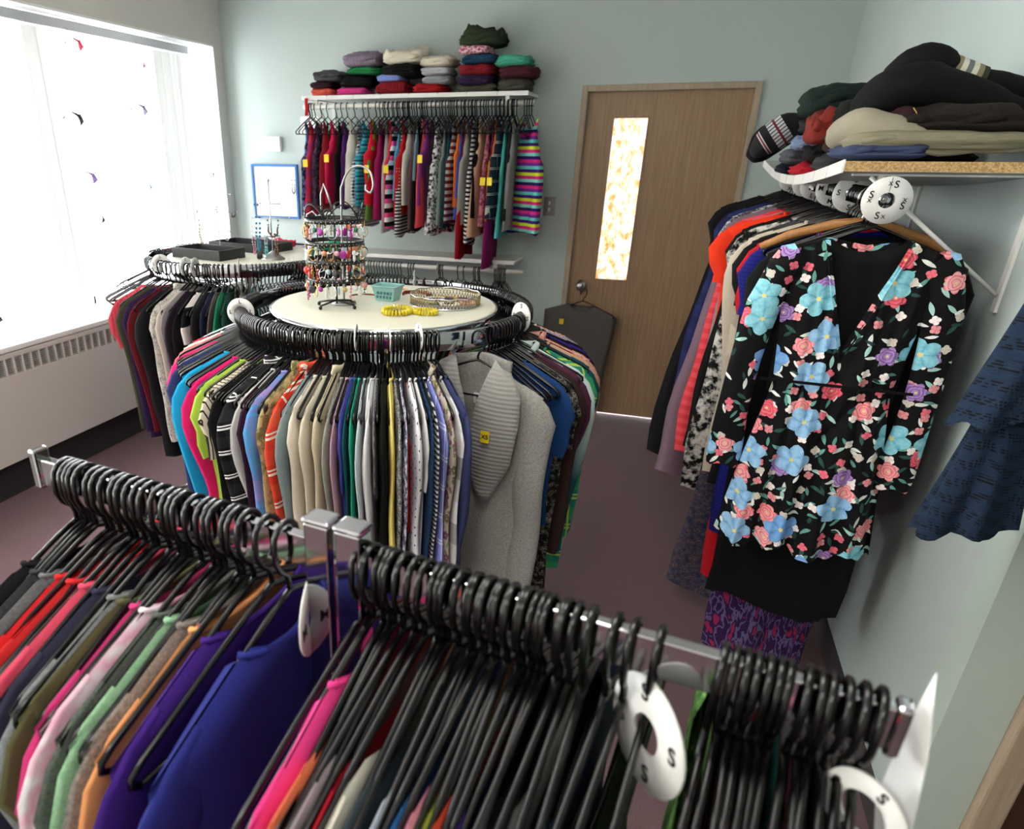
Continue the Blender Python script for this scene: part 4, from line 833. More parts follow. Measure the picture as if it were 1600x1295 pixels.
# ================================================================== RIGHT WALL SHELF + RODS
SX0, SY0, SY1, SZ = .35, 2.03, 4.0, 1.668
ws = thing('wall_shelf', 'thick chipboard wall shelf with white front edge on the right wall', 'shelf', (SX0, SY0, SZ))
def sag(y): u = (y) / (SY1 - SY0); return -.05 * math.sin(PI * min(1, u)) * 1.0 - .012 * u
n = 12; vs = []; fs = []
for k in range(n + 1):
    y = (SY1 - SY0) * k / n
    for x, z in ((0, -.022), (XR - SX0 - .001, -.022), (XR - SX0 - .001, 0), (0, 0)): vs.append((x, y, z + sag(y) * (1 - .0 * x)))
for k in range(n):
    for i in range(4): j = (i + 1) % 4; fs.append((k * 4 + i, (k + 1) * 4 + i, (k + 1) * 4 + j, k * 4 + j))
me = mesh('board', vs, fs, False); link('board', me, plain('shelf_grey', 'b4b4b4', .5), ws)
vs = [(0, 0, -.022), (XR - SX0 - .001, 0, -.022), (XR - SX0 - .001, 0, 0), (0, 0, 0)]
b = G(); b.box(0, XR - SX0 - .001, -.0015, -.0002, -.022, 0); b.obj('raw_board_end', M_chip, ws, False)['label'] = 'bare chipboard end of the board'
for k in range(10):
    y0 = .004 + k * .197; y1 = y0 + .19
    b = G(); b.add([(-.004, y0, sag(y0) - .025), (-.0005, y0, sag(y0) - .025), (-.0005, y0, sag(y0) + .004), (-.004, y0, sag(y0) + .004), (-.004, y1, sag(y1) - .025), (-.0005, y1, sag(y1) - .025), (-.0005, y1, sag(y1) + .004), (-.004, y1, sag(y1) + .004)],
        [(0, 1, 2, 3), (7, 6, 5, 4), (0, 4, 5, 1), (1, 5, 6, 2), (2, 6, 7, 3), (3, 7, 4, 0)]); b.obj('label_holder', M_wp, ws, False)
for y in (.06, .95, 1.85):
    s_ = sag(y); b = G(); b.box(.0 + .03, XR - SX0 - .001, y - .01, y + .01, s_ - .027, s_ - .0225); b.box(XR - SX0 - .008, XR - SX0 - .001, y - .012, y + .012, -.33, s_ - .0225); b.obj('bracket', M_shelf, ws, False)
    G().tube([(.07, y, s_ - .03), (XR - SX0 - .012, y, -.29)], .005, 8).obj('bracket_arm', M_shelf, ws)
    b = G(); b.box(.085, .098, y - .008, y + .008, -.082, s_ - .025); b.obj('rod_hook', M_shelf, ws, False)
RX = .452; RZ2 = SZ - .082
G().tube([(RX - SX0, .02, -.082), (RX - SX0, 2.25, -.082)], .013, 16).obj('hanging_rod', M_chrome, ws)
XS = disc(RX, 2.028, RZ2 - .001, R(2), None, 'white size disc marked XS at the near end of the right rod', .052, 0)
for k in range(4):
    a = R(90 - 12) + k * PI / 2
    for s_, dx, sz in (('S', .006, .022), ('X', -.012, .012)):
        w = link('size_letter', text_mesh(s_, sz), M_ink, XS); th2 = a - dx * 22 if True else a
        w.location = (.036 * math.cos(a - dx * 20), -.0018, .036 * math.sin(a - dx * 20)); w.rotation_euler = (R(90), 0, 0)
ins = link('inner_split', G().box(-.0005, .0005, -.0016, -.0012, .018, .05).me('split', False), M_ink, XS)
for y, tx, lab in ((2.42, 'S', 'second from the near end'), (2.72, 'M', 'third from the near end'), (3.08, 'L', 'fourth from the near end'), (3.3, 'L', 'fifth from the near end'), (3.75, 'XL', 'farthest along')):
    disc(RX, y, RZ2 - .004, R(6), tx, f'grey-white disc marked {tx} on the right rod, {lab}' if tx != 'XL' else 'grey-white size disc marked XL farthest along the right wall rod', .05, R(rnd.uniform(-10, 10)))
wh_ = thing('wooden_hanger', 'light wooden hanger among the black ones on the right rod', 'hanger', (RX, 2.22, RZ2 + .016), R(-10))
link('hook', hook_me, M_steel, wh_); G().tube([(-.225, 0, -.155), (-.16, 0, -.12), (-.06, 0, -.088), (0, 0, -.08), (.06, 0, -.088), (.16, 0, -.12), (.225, 0, -.155)], [.009, .012, .013, .013, .013, .012, .009], 8, sq=.6).obj('shoulder_bar', M_oak, wh_)
rg = [  # y, label, short, cloth, kind, half thickness, length, hem half width, sideways scale
 (2.12, 'long black skirt-like dress', 'black dress', 'solid:09090b', 'dress', .03, 1.2, .185, 1), (2.2, 'purple and red ikat print maxi dress', 'ikat maxi dress', 'ikat:2c1240:8c1c48:5a5078:@60', 'long_dress', .035, 1.46, .15, 1), (2.27, 'royal blue ribbed dress', 'royal blue dress', 'stripe:141c78:10165c:@90', 'dress', .02, 1.06, .19, 1.05),
 (2.34, 'scarlet dress with angled hem', 'scarlet dress', 'solid:c01420', 'dress', .022, 1.28, .18, 1.05), (2.42, 'long black dress', 'long black dress', 'solid:0a0a0c', 'dress', .03, .96, .2, 1.08), (2.5, 'cream long-sleeved dress', 'cream dress', 'solid:c8bca8', 'long', .016, .95, .21, 1.1),
 (2.6, 'paisley navy and rust maxi dress', 'paisley maxi dress', 'leo:202c48:8c6a54:@30:@.17', 'long_dress', .03, 1.5, .25, 1.1), (2.7, 'black and white floral dress', 'black floral dress', 'blotch:08080a:08080a:d0ccc4:@40', 'dress', .02, 1.12, .26, 1.1), (2.8, 'black velvet dress', 'black velvet dress', 'solid:08080a', 'dress', .03, 1.0, .27, 1.1),
 (2.88, 'orange red short-sleeved T-shirt', 'orange T-shirt', 'solid:f03814', 'short', .03, .6, .2, 1.3), (2.98, 'silver grey dress', 'silver grey dress', 'solid:8c9498', 'dress', .016, .86, .25, 1.1), (3.1, 'coral red ruffled tunic', 'coral ruffled tunic', 'stripe:dc3c44:e85058:@24', 'dress', .03, 1.12, .28, 1.12),
 (3.25, 'mauve grey long dress', 'mauve dress', 'solid:7c6470', 'dress', .03, 1.3, .33, 1.12), (3.4, 'white dress with black scribble print', 'scribble print dress', 'blotch:d0d0d0:101010:d0d0d0:@50', 'dress', .02, .92, .26, 1.1), (3.55, 'navy blue ruffled dress', 'navy ruffled dress', 'stripe:141c48:1c2454:@9', 'dress', .035, .98, .3, 1.15),
 (3.72, 'long black wool dress', 'black wool dress', 'solid:0a0a0c', 'dress', .03, 1.38, .38, 1.1), (3.88, 'black lace blouse', 'black lace blouse', 'solid:0a0a0e', 'short', .03, .6, .2, 1.2), (4.02, 'black ruffle-shouldered top', 'black ruffled top', 'solid:0c0c0e', 'short', .035, .6, .2, 1.2)]
for q in rg: hanger(RX, q[0], RZ2 + .016, R(-8), f'black plastic hanger inside the {q[2]} on the right rod', None)
for y in (2.07, 2.085, 2.1, 2.15, 2.17, 2.235, 2.25, 2.3, 2.32, 2.37, 2.46, 2.48, 2.53, 2.55, 2.57, 2.62, 2.64, 2.66, 2.74, 2.76, 2.82, 2.84, 2.92, 2.95, 3.05, 3.18, 3.34, 3.46, 3.64, 3.8, 3.95):
    hanger(RX, y, RZ2 + .016, R(-8) + R(rnd.uniform(-5, 3)), 'bare black plastic hanger on the rod along the right wall', 'bare hangers on the right wall rod')
labs = neighbours(rg, 'on the right rod')
for i, (y, d, s, spec, kd, hf, L, wd, sx_) in enumerate(rg):
    q = garment(RX, y, RZ2 + .012, R(-8), spec, kd, labs[i], hf, L=L, seed=i, jitter=3, wh=wd); q.scale.x = sx_

# --- the floral dress in front
fd = thing('floral_dress', 'black V-neck dress with blue, pink and purple flowers at the right rod', 'dress', (RX - .01, 2.035, RZ2 + .012), R(-3))
MF = cloth('garden:000')
def dress_shape(u, v, side):
    s = -1 + 2 * u; Wt = [(0, .18), (.08, .165), (.25, .148), (.42, .135), (.45, .138), (.7, .17), (1, .2)]
    for (a, wa), (c_, wc) in zip(Wt, Wt[1:]):
        if v <= c_: w = lerp(wa, wc, (v - a) / (c_ - a)); break
    xt = s * .18; x = s * w
    nk = max(0, 1 - abs(xt) / .085)
    top = zsh(max(abs(xt), .085)) - (.27 * nk if side < 0 else .015 * nk)
    L = .93 + .012 * math.sin(s * 7) + .008 * math.sin(s * 17)
    z = lerp(top, -L, v)
    g = max(0, v - .45) / .55; gathers = math.exp(-((v - .44) / .05) ** 2)
    th = (.012 + .03 * min(1, v * 2.5) + .03 * g) * max(0, 1 - abs(s) ** 3) ** .8 + .002
    y = side * th + (.004 + .016 * g) * math.sin(s * 13 + 2 * v + (0 if side < 0 else 1)) + (.003 + .006 * g) * math.sin(s * 31 - 3 * v) + side * -.008 * gathers + .004 * gathers * math.sin(s * 60)
    if v > .46 and side < 0: y -= .004
    return (x, y, z)
vs = []; fs = []; N, Mv = 56, 48
for side in (-1, 1):
    k0 = len(vs)
    for j in range(Mv + 1):
        for i in range(N + 1): vs.append(dress_shape(i / N, j / Mv, side))
    for j in range(Mv):
        for i in range(N):
            q = (k0 + j * (N + 1) + i, k0 + j * (N + 1) + i + 1, k0 + (j + 1) * (N + 1) + i + 1, k0 + (j + 1) * (N + 1) + i); fs.append(q[::-1] if side < 0 else q)
def lin_(u, v): s_ = -1 + 2 * u; return (s_ * (.155 - .01 * v), .006 + .004 * math.sin(s_ * 12), lerp(zsh(max(abs(s_ * .15), .085)) - .03 * max(0, 1 - (s_ * .16 / .085) ** 2), -.5, v))
def sheet(name, f, nu, nv, mat, parent, th=.003):
    vs = [f(i / nu, j / nv) for j in range(nv + 1) for i in range(nu + 1)]
    fs = [(j * (nu + 1) + i, j * (nu + 1) + i + 1, (j + 1) * (nu + 1) + i + 1, (j + 1) * (nu + 1) + i) for j in range(nv) for i in range(nu)]
    o = link(name, mesh(name, vs, fs), mat, parent); md = o.modifiers.new('s', 'SOLIDIFY'); md.thickness = th; md.offset = 0; return o
sheet('lining', lin_, 20, 10, cloth('solid:0a0a0c'), fd, .002)['label'] = 'plain black lining seen in the neckline'
link('bodice_and_skirt', mesh('dress', vs, fs), MF, fd)
def dsleeve(sg):
    vs = []; fs = []; m = 20; P_ = [(.135, -.145, .04), (.16, -.155, .045), (.178, -.19, .046), (.19, -.26, .044), (.198, -.34, .042), (.202, -.42, .04), (.204, -.5, .04), (.203, -.58, .043), (.2, -.65, .047), (.198, -.69, .048), (.197, -.72, .043)]
    if sg < 0: P_ = [(x + (.0 if k < 3 else .002 * k), z, w) for k, (x, z, w) in enumerate(P_)]
    for k, (x, z, w) in enumerate(P_):
        for i in range(m):
            a = 2 * PI * i / m; wob = 1 + .12 * math.sin(4 * a + k)
            vs.append((sg * (x + w * .95 * math.cos(a) * (1 if k > 2 else .6)), .026 * math.sin(a) * wob - .006 * math.sin(k * .7), z + (w * math.cos(a) * .7 if k < 3 else .006 * math.sin(3 * a))))
    for k in range(len(P_) - 1):
        for i in range(m): j = (i + 1) % m; q = (k * m + i, k * m + j, (k + 1) * m + j, (k + 1) * m + i); fs.append(q if sg > 0 else q[::-1])
    return mesh('sleeve', vs, fs)
for sg in (1, -1): link('sleeve', dsleeve(sg), MF, fd)
pts = [(-.088, -.016, -.122), (-.045, -.03, -.26), (0, -.036, -.395), (.045, -.03, -.26), (.088, -.016, -.122)]
G().tube(pts[:3], .0035, 6, sq=.6).obj('neck_trim', MF, fd); G().tube(pts[2:], .0035, 6, sq=.6).obj('neck_trim', MF, fd)
G().box(-.17, .17, -.052, -.05, -.455, -.448).obj('waist_seam', cloth('solid:0a0a0c'), fd, False)

# --- navy lace top hanging by the wall corner on the right
nl = thing('lace_top', 'navy blue lace top with tiered bell sleeve hanging at the right wall corner', 'top', (1.0, 1.52, 1.72), 0)
ML = cloth('lace:16273c:0a121c')
link('torso', torso_mesh('top', .75, 3, thick=.03, wsh=.22, wh=.23, neck=.09, vdeep=.06, N=24, M=20, fold=.01), ML, nl)
def tier(z0, z1, xl0, xr0, xl1, xr1, dy, amp, seed):
    n, m = 16, 40; vs = []
    for j in range(n + 1):
        t = j / n
        for i in range(m):
            a = 2 * PI * i / m; xl = lerp(xl0, xl1, t ** 1.2); xr = lerp(xr0, xr1, t); c_ = (xl + xr) / 2; w = (xr - xl) / 2
            f = 1 + amp * t * math.sin(6 * a + seed) + amp * .5 * t * math.sin(11 * a)
            vs.append((c_ + w * math.cos(a) * (1 + .25 * (f - 1)), dy + (.02 + .028 * t) * math.sin(a) * f, lerp(z0, z1, t) + .008 * t * math.sin(5 * a + seed) + .02 * t * math.cos(a)))
    fs = [(j * m + i, j * m + (i + 1) % m, (j + 1) * m + (i + 1) % m, (j + 1) * m + i) for j in range(n) for i in range(m)]
    return mesh('tier', vs, fs)
sl_ = link('sleeve', tier(-.11, -.45, -.3, -.16, -.44, -.29, 0, .1, 1), ML, nl)
a = link('sleeve_tier', tier(-.17, -.475, -.40, -.18, -.462, -.3, -.006, .22, 2), ML, nl)
a = link('sleeve_tier', tier(-.42, -.71, -.415, -.325, -.462, -.302, .004, .3, 4), ML, nl)
h = hanger(1.0, 1.52, 1.722, 0, 'black plastic hanger holding the navy lace top by the doorway', 'hanger of the navy lace top')

# --- charcoal dress on the door knob
gd = garment(-.5, 4.81, .868, 0, 'heather:625d5a:4a4644', 'long', 'charcoal grey sleeveless dress with yellow tag hanging from the door knob', .02, L=.84, seed=2, jitter=0, LS=.0, name='charcoal_dress', wh=.19, tagged=(-.1, -.2))
gd['category'] = 'dress'; gd.scale.x = 1.12; gd.rotation_euler = (0, R(3), 0)
link('hem_flounce', tier(-.74, -.86, -.14, .1, -.11, .17, -.02, .25, 3), cloth('heather:5a5654:3c3836'), gd)
h = hanger(-.5, 4.81, .874, 0, 'black plastic hanger hooked on the wooden door knob', 'hanger on the door knob')

# ================================================================== CLOTHES PILED ON THE RIGHT SHELF
def zshelf(y): return SZ + sag(y - SY0) + .001
def pile(name, label, spec, x0, x1, y0, y1, z0, z1, seed, layers=2, lump=.3, drop=0, cat='sweater'):
    return folded(name, label, spec, x0, x1, y0, y1, z0, z1, seed, layers, lump, cat, drop=drop)
pile('folded_sweater', 'slate blue sweater folded flat at the near end of the right shelf', 'solid:3c4664', .345, .53, 2.06, 2.36, SZ + .001, SZ + .042, 31, 2, .25)
pile('folded_sweater', 'olive cream cardigan folded on the chipboard shelf beneath the dark brown one', 'solid:86806a', .345, .745, 2.07, 2.4, SZ + .018, SZ + .07, 32, 3, .25)
cr_ = thing('rolled_cardigan', 'beige knitted cardigan end rolled over at the shelf front corner', 'cardigan', (.41, 2.2, SZ + .07))
G().roll([(-.055, .1, -.02), (-.05, .03, -.005), (-.02, -.03, .004), (.04, -.07, -.008), (.11, -.09, -.024)], [.02, .036, .042, .034, .012], 14).obj('rolled_end', cloth('solid:958e7c'), cr_)
G().roll([(-.02, -.075, -.035), (.08, -.1, -.046), (.2, -.1, -.047), (.33, -.09, -.045)], [.007, .009, .009, .008], 10).obj('hem_band', cloth('solid:86806a'), cr_)
pile('folded_sweater', 'dark brown and maroon sweater folded under the big black one', 'heather:2a221e:18120f', .44, .745, 2.1, 2.42, SZ + .055, SZ + .122, 33, 2, .35)
mb = thing('maroon_panel_sweater', 'maroon sweater panel with gold zigzag seam beneath the black sweater', 'sweater', (.47, 2.16, SZ + .086)); G().ball((0, 0, 0), .04, 18, 12, .9, 1.1, .82).obj('bundle', cloth('solid:34141a'), mb)
G().tube([(.022, -.041, -.012), (.019, -.043, .004), (.013, -.039, .018), (.007, -.03, .027)], .0013, 5).obj('gold_seam', plain('gold_thread', 'b08c50', .5), mb)
bs_ = thing('black_sweater', 'big black sweater with striped sleeve band rolled atop the right shelf', 'sweater', (.55, 2.28, SZ + .112))
MBK = cloth('heather:0e0d10:060607')
b = G(); b.roll([(-.125, .08, -.01), (-.135, 0, .01), (-.105, -.05, .038), (-.05, -.06, .05), (.03, -.055, .03), (.12, -.05, -.005), (.2, -.05, -.03)], [.03, .046, .056, .054, .046, .042, .034], 18); b.obj('folded_front', MBK, bs_)
b = G(); b.roll([(-.085, .06, .05), (-.075, 0, .085), (-.04, -.02, .098), (.0, -.02, .09)], [.035, .047, .046, .038], 18); b.obj('shoulder_roll', MBK, bs_)
cols = ['343a28', '8c8468', 'd8d4c4', '74777a', 'd8d4c4', '8c8468', '343a28']
P0 = Vector((-.006, -.018, .088)); P1 = Vector((.078, -.012, .06))
for k in range(7):
    a_ = P0.lerp(P1, k / 7); c_ = P0.lerp(P1, (k + 1) / 7); G().tube([a_, c_], [.0375 - .0006 * k, .0372 - .0006 * k], 20, caps=False).obj('sleeve_stripe', cloth('solid:' + cols[k]), bs_)
b = G(); b.roll([tuple(P1), (.12, -.008, .048), (.17, 0, .03), (.21, 0, .0)], [.033, .034, .034, .03], 18); b.obj('sleeve', MBK, bs_)
pile('folded_sweater', 'charcoal wool sweater folded in the back of the black sweater', 'heather:1c1c1e:101012', .42, .745, 2.45, 2.75, zshelf(2.6), zshelf(2.6) + .1, 35, 3, .3)
pile('folded_sweater', 'charcoal speckled knit folded at the shelf front edge', 'heather:38393a:202122', .352, .52, 2.42, 2.62, zshelf(2.5), zshelf(2.5) + .05, 36, 2, .3)
pile('folded_sweater', 'brown folded sweater behind the beige cardigan end', 'solid:38241f', .372, .5, 2.48, 2.62, zshelf(2.5) + .05, zshelf(2.5) + .12, 37, 2, .4)
pile('folded_sweater', 'black top with white edge band on the right shelf', 'solid:101012', .39, .52, 2.5, 2.68, zshelf(2.6) + .13, zshelf(2.6) + .2, 38, 2, .3)
wbd = thing('white_cuff', 'white cuff band showing under the black top on the right shelf', 'cuff', (.425, 2.5, zshelf(2.6) + .132)); G().tube([(-.045, 0, 0), (0, -.01, .006), (.045, 0, 0)], .008, 8).obj('band', cloth('solid:c8c8c8'), wbd); G().tube([(-.045, .002, -.012), (.045, .002, -.012)], .005, 8).obj('lining', cloth('solid:181818'), wbd)
pile('folded_sweater', 'rust red knitted sweater crumpled mid shelf', 'solid:7c2820', .34, .46, 2.66, 2.86, zshelf(2.75) + .09, zshelf(2.75) + .18, 39, 3, .55)
pile('folded_sweater', 'black folded sweater beneath the rust red one', 'solid:0d0d10', .352, .5, 2.66, 2.88, zshelf(2.75) + .04, zshelf(2.75) + .1, 40, 2, .4)
pile('folded_sweater', 'crimson red knit at the front edge mid shelf', 'solid:a40c20', .335, .5, 2.72, 3.0, zshelf(2.9), zshelf(2.9) + .045, 41, 2, .4)
pile('folded_sweater', 'dark green hooded sweater topping the middle pile on the right shelf', 'solid:14261f', .335, .56, 2.85, 3.15, zshelf(3.0) + .18, zshelf(3.0) + .28, 42, 2, .12)
pile('folded_sweater', 'light steel blue top peeking out mid shelf', 'solid:6c7c98', .335, .48, 2.9, 3.1, zshelf(3.0) + .08, zshelf(3.0) + .13, 43, 2, .4)
pile('folded_sweater', 'dark grey sweater supporting the green hooded one', 'heather:26282c:1a1c1e', .35, .56, 2.9, 3.12, zshelf(3.0) + .13, zshelf(3.0) + .19, 44, 2, .4)
pile('folded_sweater', 'mid grey marled sweater under the light blue top', 'heather:505258:38393e', .32, .5, 3.0, 3.2, zshelf(3.1) + .035, zshelf(3.1) + .09, 45, 2, .4)
pile('folded_sweater', 'navy folded sweater at the far front edge of the right shelf', 'solid:141828', .33, .5, 3.12, 3.4, zshelf(3.2), zshelf(3.2) + .04, 46, 2, .3)
nd = thing('nordic_sweater', 'black nordic sweater with white and red pattern bulging over the far shelf front', 'sweater', (.33, 3.3, zshelf(3.3) + .05), R(-8))
b = G(); b.roll([(-.075, .0, .02), (-.05, .03, .055), (0, .05, .095), (.07, .07, .125)], [.042, .058, .056, .035], 20); b.obj('folded_body', cloth('solid:0a0a0e'), nd)
t = NT('nordic_knit'); co, X, Y, Z = t.obj(); d_ = t.math('ADD', t.math('MULTIPLY', X, 1.1), t.math('MULTIPLY', Z, .9)); zz = t.math('ABSOLUTE', t.math('SINE', t.math('MULTIPLY', t.math('SUBTRACT', Z, X), 180)))
m1 = t.math('MULTIPLY', t.math('GREATER_THAN', zz, .45), t.math('LESS_THAN', t.math('ABSOLUTE', t.math('SUBTRACT', d_, .075)), .04)); c_ = t.mix(m1, lin('0a0a0e'), lin('b8b8bc'))
c_ = t.mix(t.math('LESS_THAN', t.math('ABSOLUTE', t.math('SUBTRACT', d_, .075)), .006), c_, lin('601820')); c_ = t.mix(t.math('LESS_THAN', t.math('ABSOLUTE', t.math('ADD', d_, .012)), .009), c_, lin('b8b8bc')); c_ = t.mix(t.math('LESS_THAN', t.math('ABSOLUTE', t.math('ADD', d_, .012)), .004), c_, lin('701820')); t.base(c_); t.set(Roughness=.9)
b = G(); b.roll([(-.07, -.02, .03), (-.04, .0, .065), (.01, .02, .105), (.06, .03, .13)], [.036, .052, .052, .032], 20); b.obj('patterned_sleeve', t.m, nd)

# ================================================================== ON THE TABLE TOPS
TZ = RZ - .006
# earring stand
ex, ey = -.972, 2.03
es = thing('earring_stand', 'black wire earring tower with four rings and scroll crown', 'jewellery stand', (ex, ey, TZ))
G().tube([(0, 0, .012), (0, 0, .275)], .0035, 8).obj('pole', M_blackm, es)
for a in (R(-10), R(175), R(-115), R(70)):
    G().tube([(0, 0, .022), (.03 * math.cos(a), .03 * math.sin(a), .018), (.066 * math.cos(a), .066 * math.sin(a), .012)], .0032, 6).obj('foot', M_blackm, es)
    G().ball((.067 * math.cos(a), .067 * math.sin(a), .006), .006, 10, 8).obj('foot_ball', M_blackm, es)
ER = .088; lv = (.092, .145, .198, .262)
for z in lv:
    b = G(); b.lathe([(ER - .0008, z - .0065), (ER + .0008, z - .0065), (ER + .0008, z + .0065), (ER - .0008, z + .0065), (ER - .0008, z - .0065)], 48); rg_ = b.obj('wire_ring', M_blackm, es)
    hb = G()
    for k in range(40):
        a = 2 * PI * k / 40; c_ = Vector((ER * math.cos(a), ER * math.sin(a), z)); hb.lathe([(0, 0), (.0012, 0)], 6, (0, 0, 0)); 
        for v in hb.v[-12:]: v.rotate(Matrix.Rotation(R(90), 3, 'Y')); v.rotate(Matrix.Rotation(a, 3, 'Z')); v += c_ * (1 + .0012 / ER) - Vector((0, 0, z * .0012 / ER))
    o = hb.obj('punched_holes', M_wp, rg_, False); o['kind'] = 'stuff'
for k in range(6):
    a = R(20 + 60 * k); G().tube([(ER * math.cos(a), ER * math.sin(a), lv[0]), (ER * math.cos(a), ER * math.sin(a), lv[3])], .0018, 5).obj('upright_wire', M_blackm, es)
for k in range(5):
    a0 = R(-150 + 72 * k); pts = []
    for q in range(22):
        u = q / 21; a = a0 + R(66) * u; zz = .268 + .042 * math.sin(PI * u) ** .8 + (0 if u < .8 else -.0)
        pts.append((ER * math.cos(a), ER * math.sin(a), zz))
    G().tube(pts, .0021, 5).obj('scroll', M_blackm, es)
    c_ = Vector((ER * math.cos(a0), ER * math.sin(a0), .285)); tg_ = Vector((-math.sin(a0), math.cos(a0), 0))
    G().tube([c_ + tg_ * (.016 * math.cos(q * .55)) * (1 - q / 16) + Vector((0, 0, .016 * math.sin(q * .55) * (1 - q / 16))) for q in range(12)], .002, 5).obj('scroll_curl', M_blackm, es)
# tall hooked silver stand behind
hs = thing('hooked_stand', 'tall silver hook-topped jewellery stand behind the earring tower', 'jewellery stand', (-.975, 2.09, TZ))
G().tube(spl([(.0, 0, .0), (.0, 0, .31), (.006, 0, .36), (.03, 0, .4), (.065, 0, .412), (.098, 0, .395), (.108, 0, .36), (.098, 0, .338), (.084, 0, .345), (.084, 0, .36)], .0035)[0], .0035, 8).obj('hook_arm', M_steel, hs)
G().tube([(-.02, 0, .25), (-.045, 0, .33), (-.058, 0, .36), (-.068, 0, .33), (-.07, 0, .25)], .0035, 8).obj('arch_wire', M_steel, hs)
G().tube([(-.07, .0, .25), (-.1, 0, .28), (-.12, 0, .27), (-.125, 0, .24)], .0028, 8).obj('side_hook', M_steel, hs)
G().tube([(-.125, 0, .25), (0, 0, .25)], .003, 8).obj('cross_bar', M_steel, hs); G().lathe([(0, 0), (.04, 0), (.038, .006), (0, .008)], 24).obj('foot_disc', M_steel, hs)
# earrings
EC = ['b83028', 'e0e0e0', 'a89058', '902880', 'c8c8c4', '2c6c58', 'd08060', '303030', 'd898a4', '98b0b8', 'a8a8ac', '603820']
EM = [plain('bead_' + c, c, .25) for c in EC]; M_gold = plain('gold', 'c8a050', .2, 1); M_silver = plain('silver', 'd0d0d4', .2, 1)
def earring(kind, mi, loc, lab, grp):
    e = thing('earring', lab, 'earring', loc, rnd.uniform(0, 6), grp); e.scale = (1.35,) * 3; m = EM[mi]; w = M_silver if mi % 2 else M_gold
    G().tube([(0, 0, .004), (.002, 0, .001), (0, 0, -.004)], .0007, 4).obj('ear_wire', w, e)
    if kind == 0: G().ball((0, 0, -.011), .0058, 8, 6).obj('bead', m, e)
    elif kind == 1:
        b = G(); b.tube([(0, 0, -.004), (0, 0, -.03)], .0006, 4)
        for k in range(4): b.ball((0, 0, -.01 - .007 * k), .0028, 6, 4)
        b.obj('bead_drop', m, e)
    elif kind == 2: G().tube([(.012 * math.cos(a * PI / 8), 0, -.016 + .013 * math.sin(a * PI / 8)) for a in range(16)], .0009, 5, True).obj('hoop', w, e)
    elif kind == 3: G().ball((0, 0, -.014), .009, 10, 6, 1, .25, 1).obj('disc_charm', m, e)
    else:
        b = G(); b.ball((0, 0, -.01), .004, 6, 5); b.ball((0, 0, -.022), .006, 8, 6, 1, .5, 1.5); b.obj('charm', m, e)
    return e
protos = {}
for li, z in enumerate(lv):
    for k in range(30):
        a = R(12 * k + 5 * li); kk = rnd.randrange(5); mi = rnd.randrange(len(EC))
        loc = (ex + (ER + .003) * math.cos(a), ey + (ER + .003) * math.sin(a), TZ + z - .008)
        nm = ['round bead', 'beaded drop', 'thin hoop', 'flat disc', 'two-part charm'][kk]; lw = ['lowest', 'second lowest', 'second highest', 'top'][li]
        lab = f'small {nm} earring on the {lw} ring of the black earring tower'; grp = f'{nm} earrings, {lw} ring'
        if (kk, mi) in protos:
            e = copy_tree(protos[(kk, mi)]); e.location = loc; e.rotation_euler.z = rnd.uniform(0, 6); e['label'] = lab; e['group'] = grp
        else: protos[(kk, mi)] = earring(kk, mi, loc, lab, grp)
for k, (a, mi, dz) in enumerate(((-150, 10, 0), (-140, 0, 0), (-145, 11, -.01))):
    for q in range(1):
        e = thing('tassel_earring', f'long beaded tassel earring at left of the tower, strand {["left", "middle", "right"][k]}', 'earring', (ex + .09 * math.cos(R(a)), ey + .09 * math.sin(R(a)), TZ + lv[0] - .004))
        G().tube([(0, 0, 0), (0, 0, -.06)], .0008, 4).obj('chain', M_silver, e); b = G()
        for j in range(9): b.ball((rnd.uniform(-.002, .002), 0, -.01 - .006 * j), .003, 6, 4)
        b.obj('beads', EM[mi], e)
# silver gallery tray with jewellery
tx, ty = -.665, 2.2
tr = thing('silver_tray', 'round silver tray with pierced gallery rim heaped with jewellery', 'tray', (tx, ty, TZ))
TR = .112
G().lathe([(0, .0), (TR, .0), (TR + .004, .004), (TR, .007), (0, .006)], 48).obj('tray_base', M_silver, tr)
b = G(); n = 64
for k in range(n):
    a = 2 * PI * k / n; a2 = 2 * PI * (k + .5) / n; a3 = 2 * PI * (k + 1) / n; P_ = lambda a, z, r_=TR + .001: (r_ * math.cos(a), r_ * math.sin(a), z)
    b.tube([P_(a, .006), P_(a2, .022), P_(a3, .034)], .0011, 4); b.tube([P_(a3, .006), P_(a2, .022), P_(a, .034)], .0011, 4)
o = b.obj('gallery_fretwork', plain('aged_silver_gilt', 'a89868', .25, 1), tr); o['kind'] = 'stuff'
G().tube([(TR * 1.01 * math.cos(2 * PI * k / 48), TR * 1.01 * math.sin(2 * PI * k / 48), .035 + .0015 * math.sin(k * 1.57)) for k in range(48)], .0022, 6, True).obj('top_rim', M_silver, tr)
def beadloop(cx, cy, z, rad, br, n, mat, name, label, cat, sq=1, flat=1, parts='bead', a0=0, wav=0):
    t_ = thing(name, label, cat, (cx, cy, z))
    me_ = G().ball((0, 0, 0), br, 10, 6, flat, 1, 1).me('bead')
    for k in range(n):
        a = a0 + 2 * PI * k / n; rr_ = rad * (1 + wav * math.sin(3 * a)); o = link(parts, me_, mat, t_); o.location = (rr_ * math.cos(a), rr_ * sq * math.sin(a), br); o.rotation_euler.z = a + PI / 2
    return t_
jj = [('c8c0a8', .03, -.04, .02), ('26282c', .028, .0, .0), ('26282c', .02, .02, -.02), ('5a2020', .034, .05, .03), ('8c8c70', .026, -.05, -.03), ('c89090', .022, .075, .0), ('383c44', .03, -.02, -.01), ('d8d0c8', .03, .03, -.05), ('b89860', .036, -.01, .05), ('303238', .018, .01, .01)]
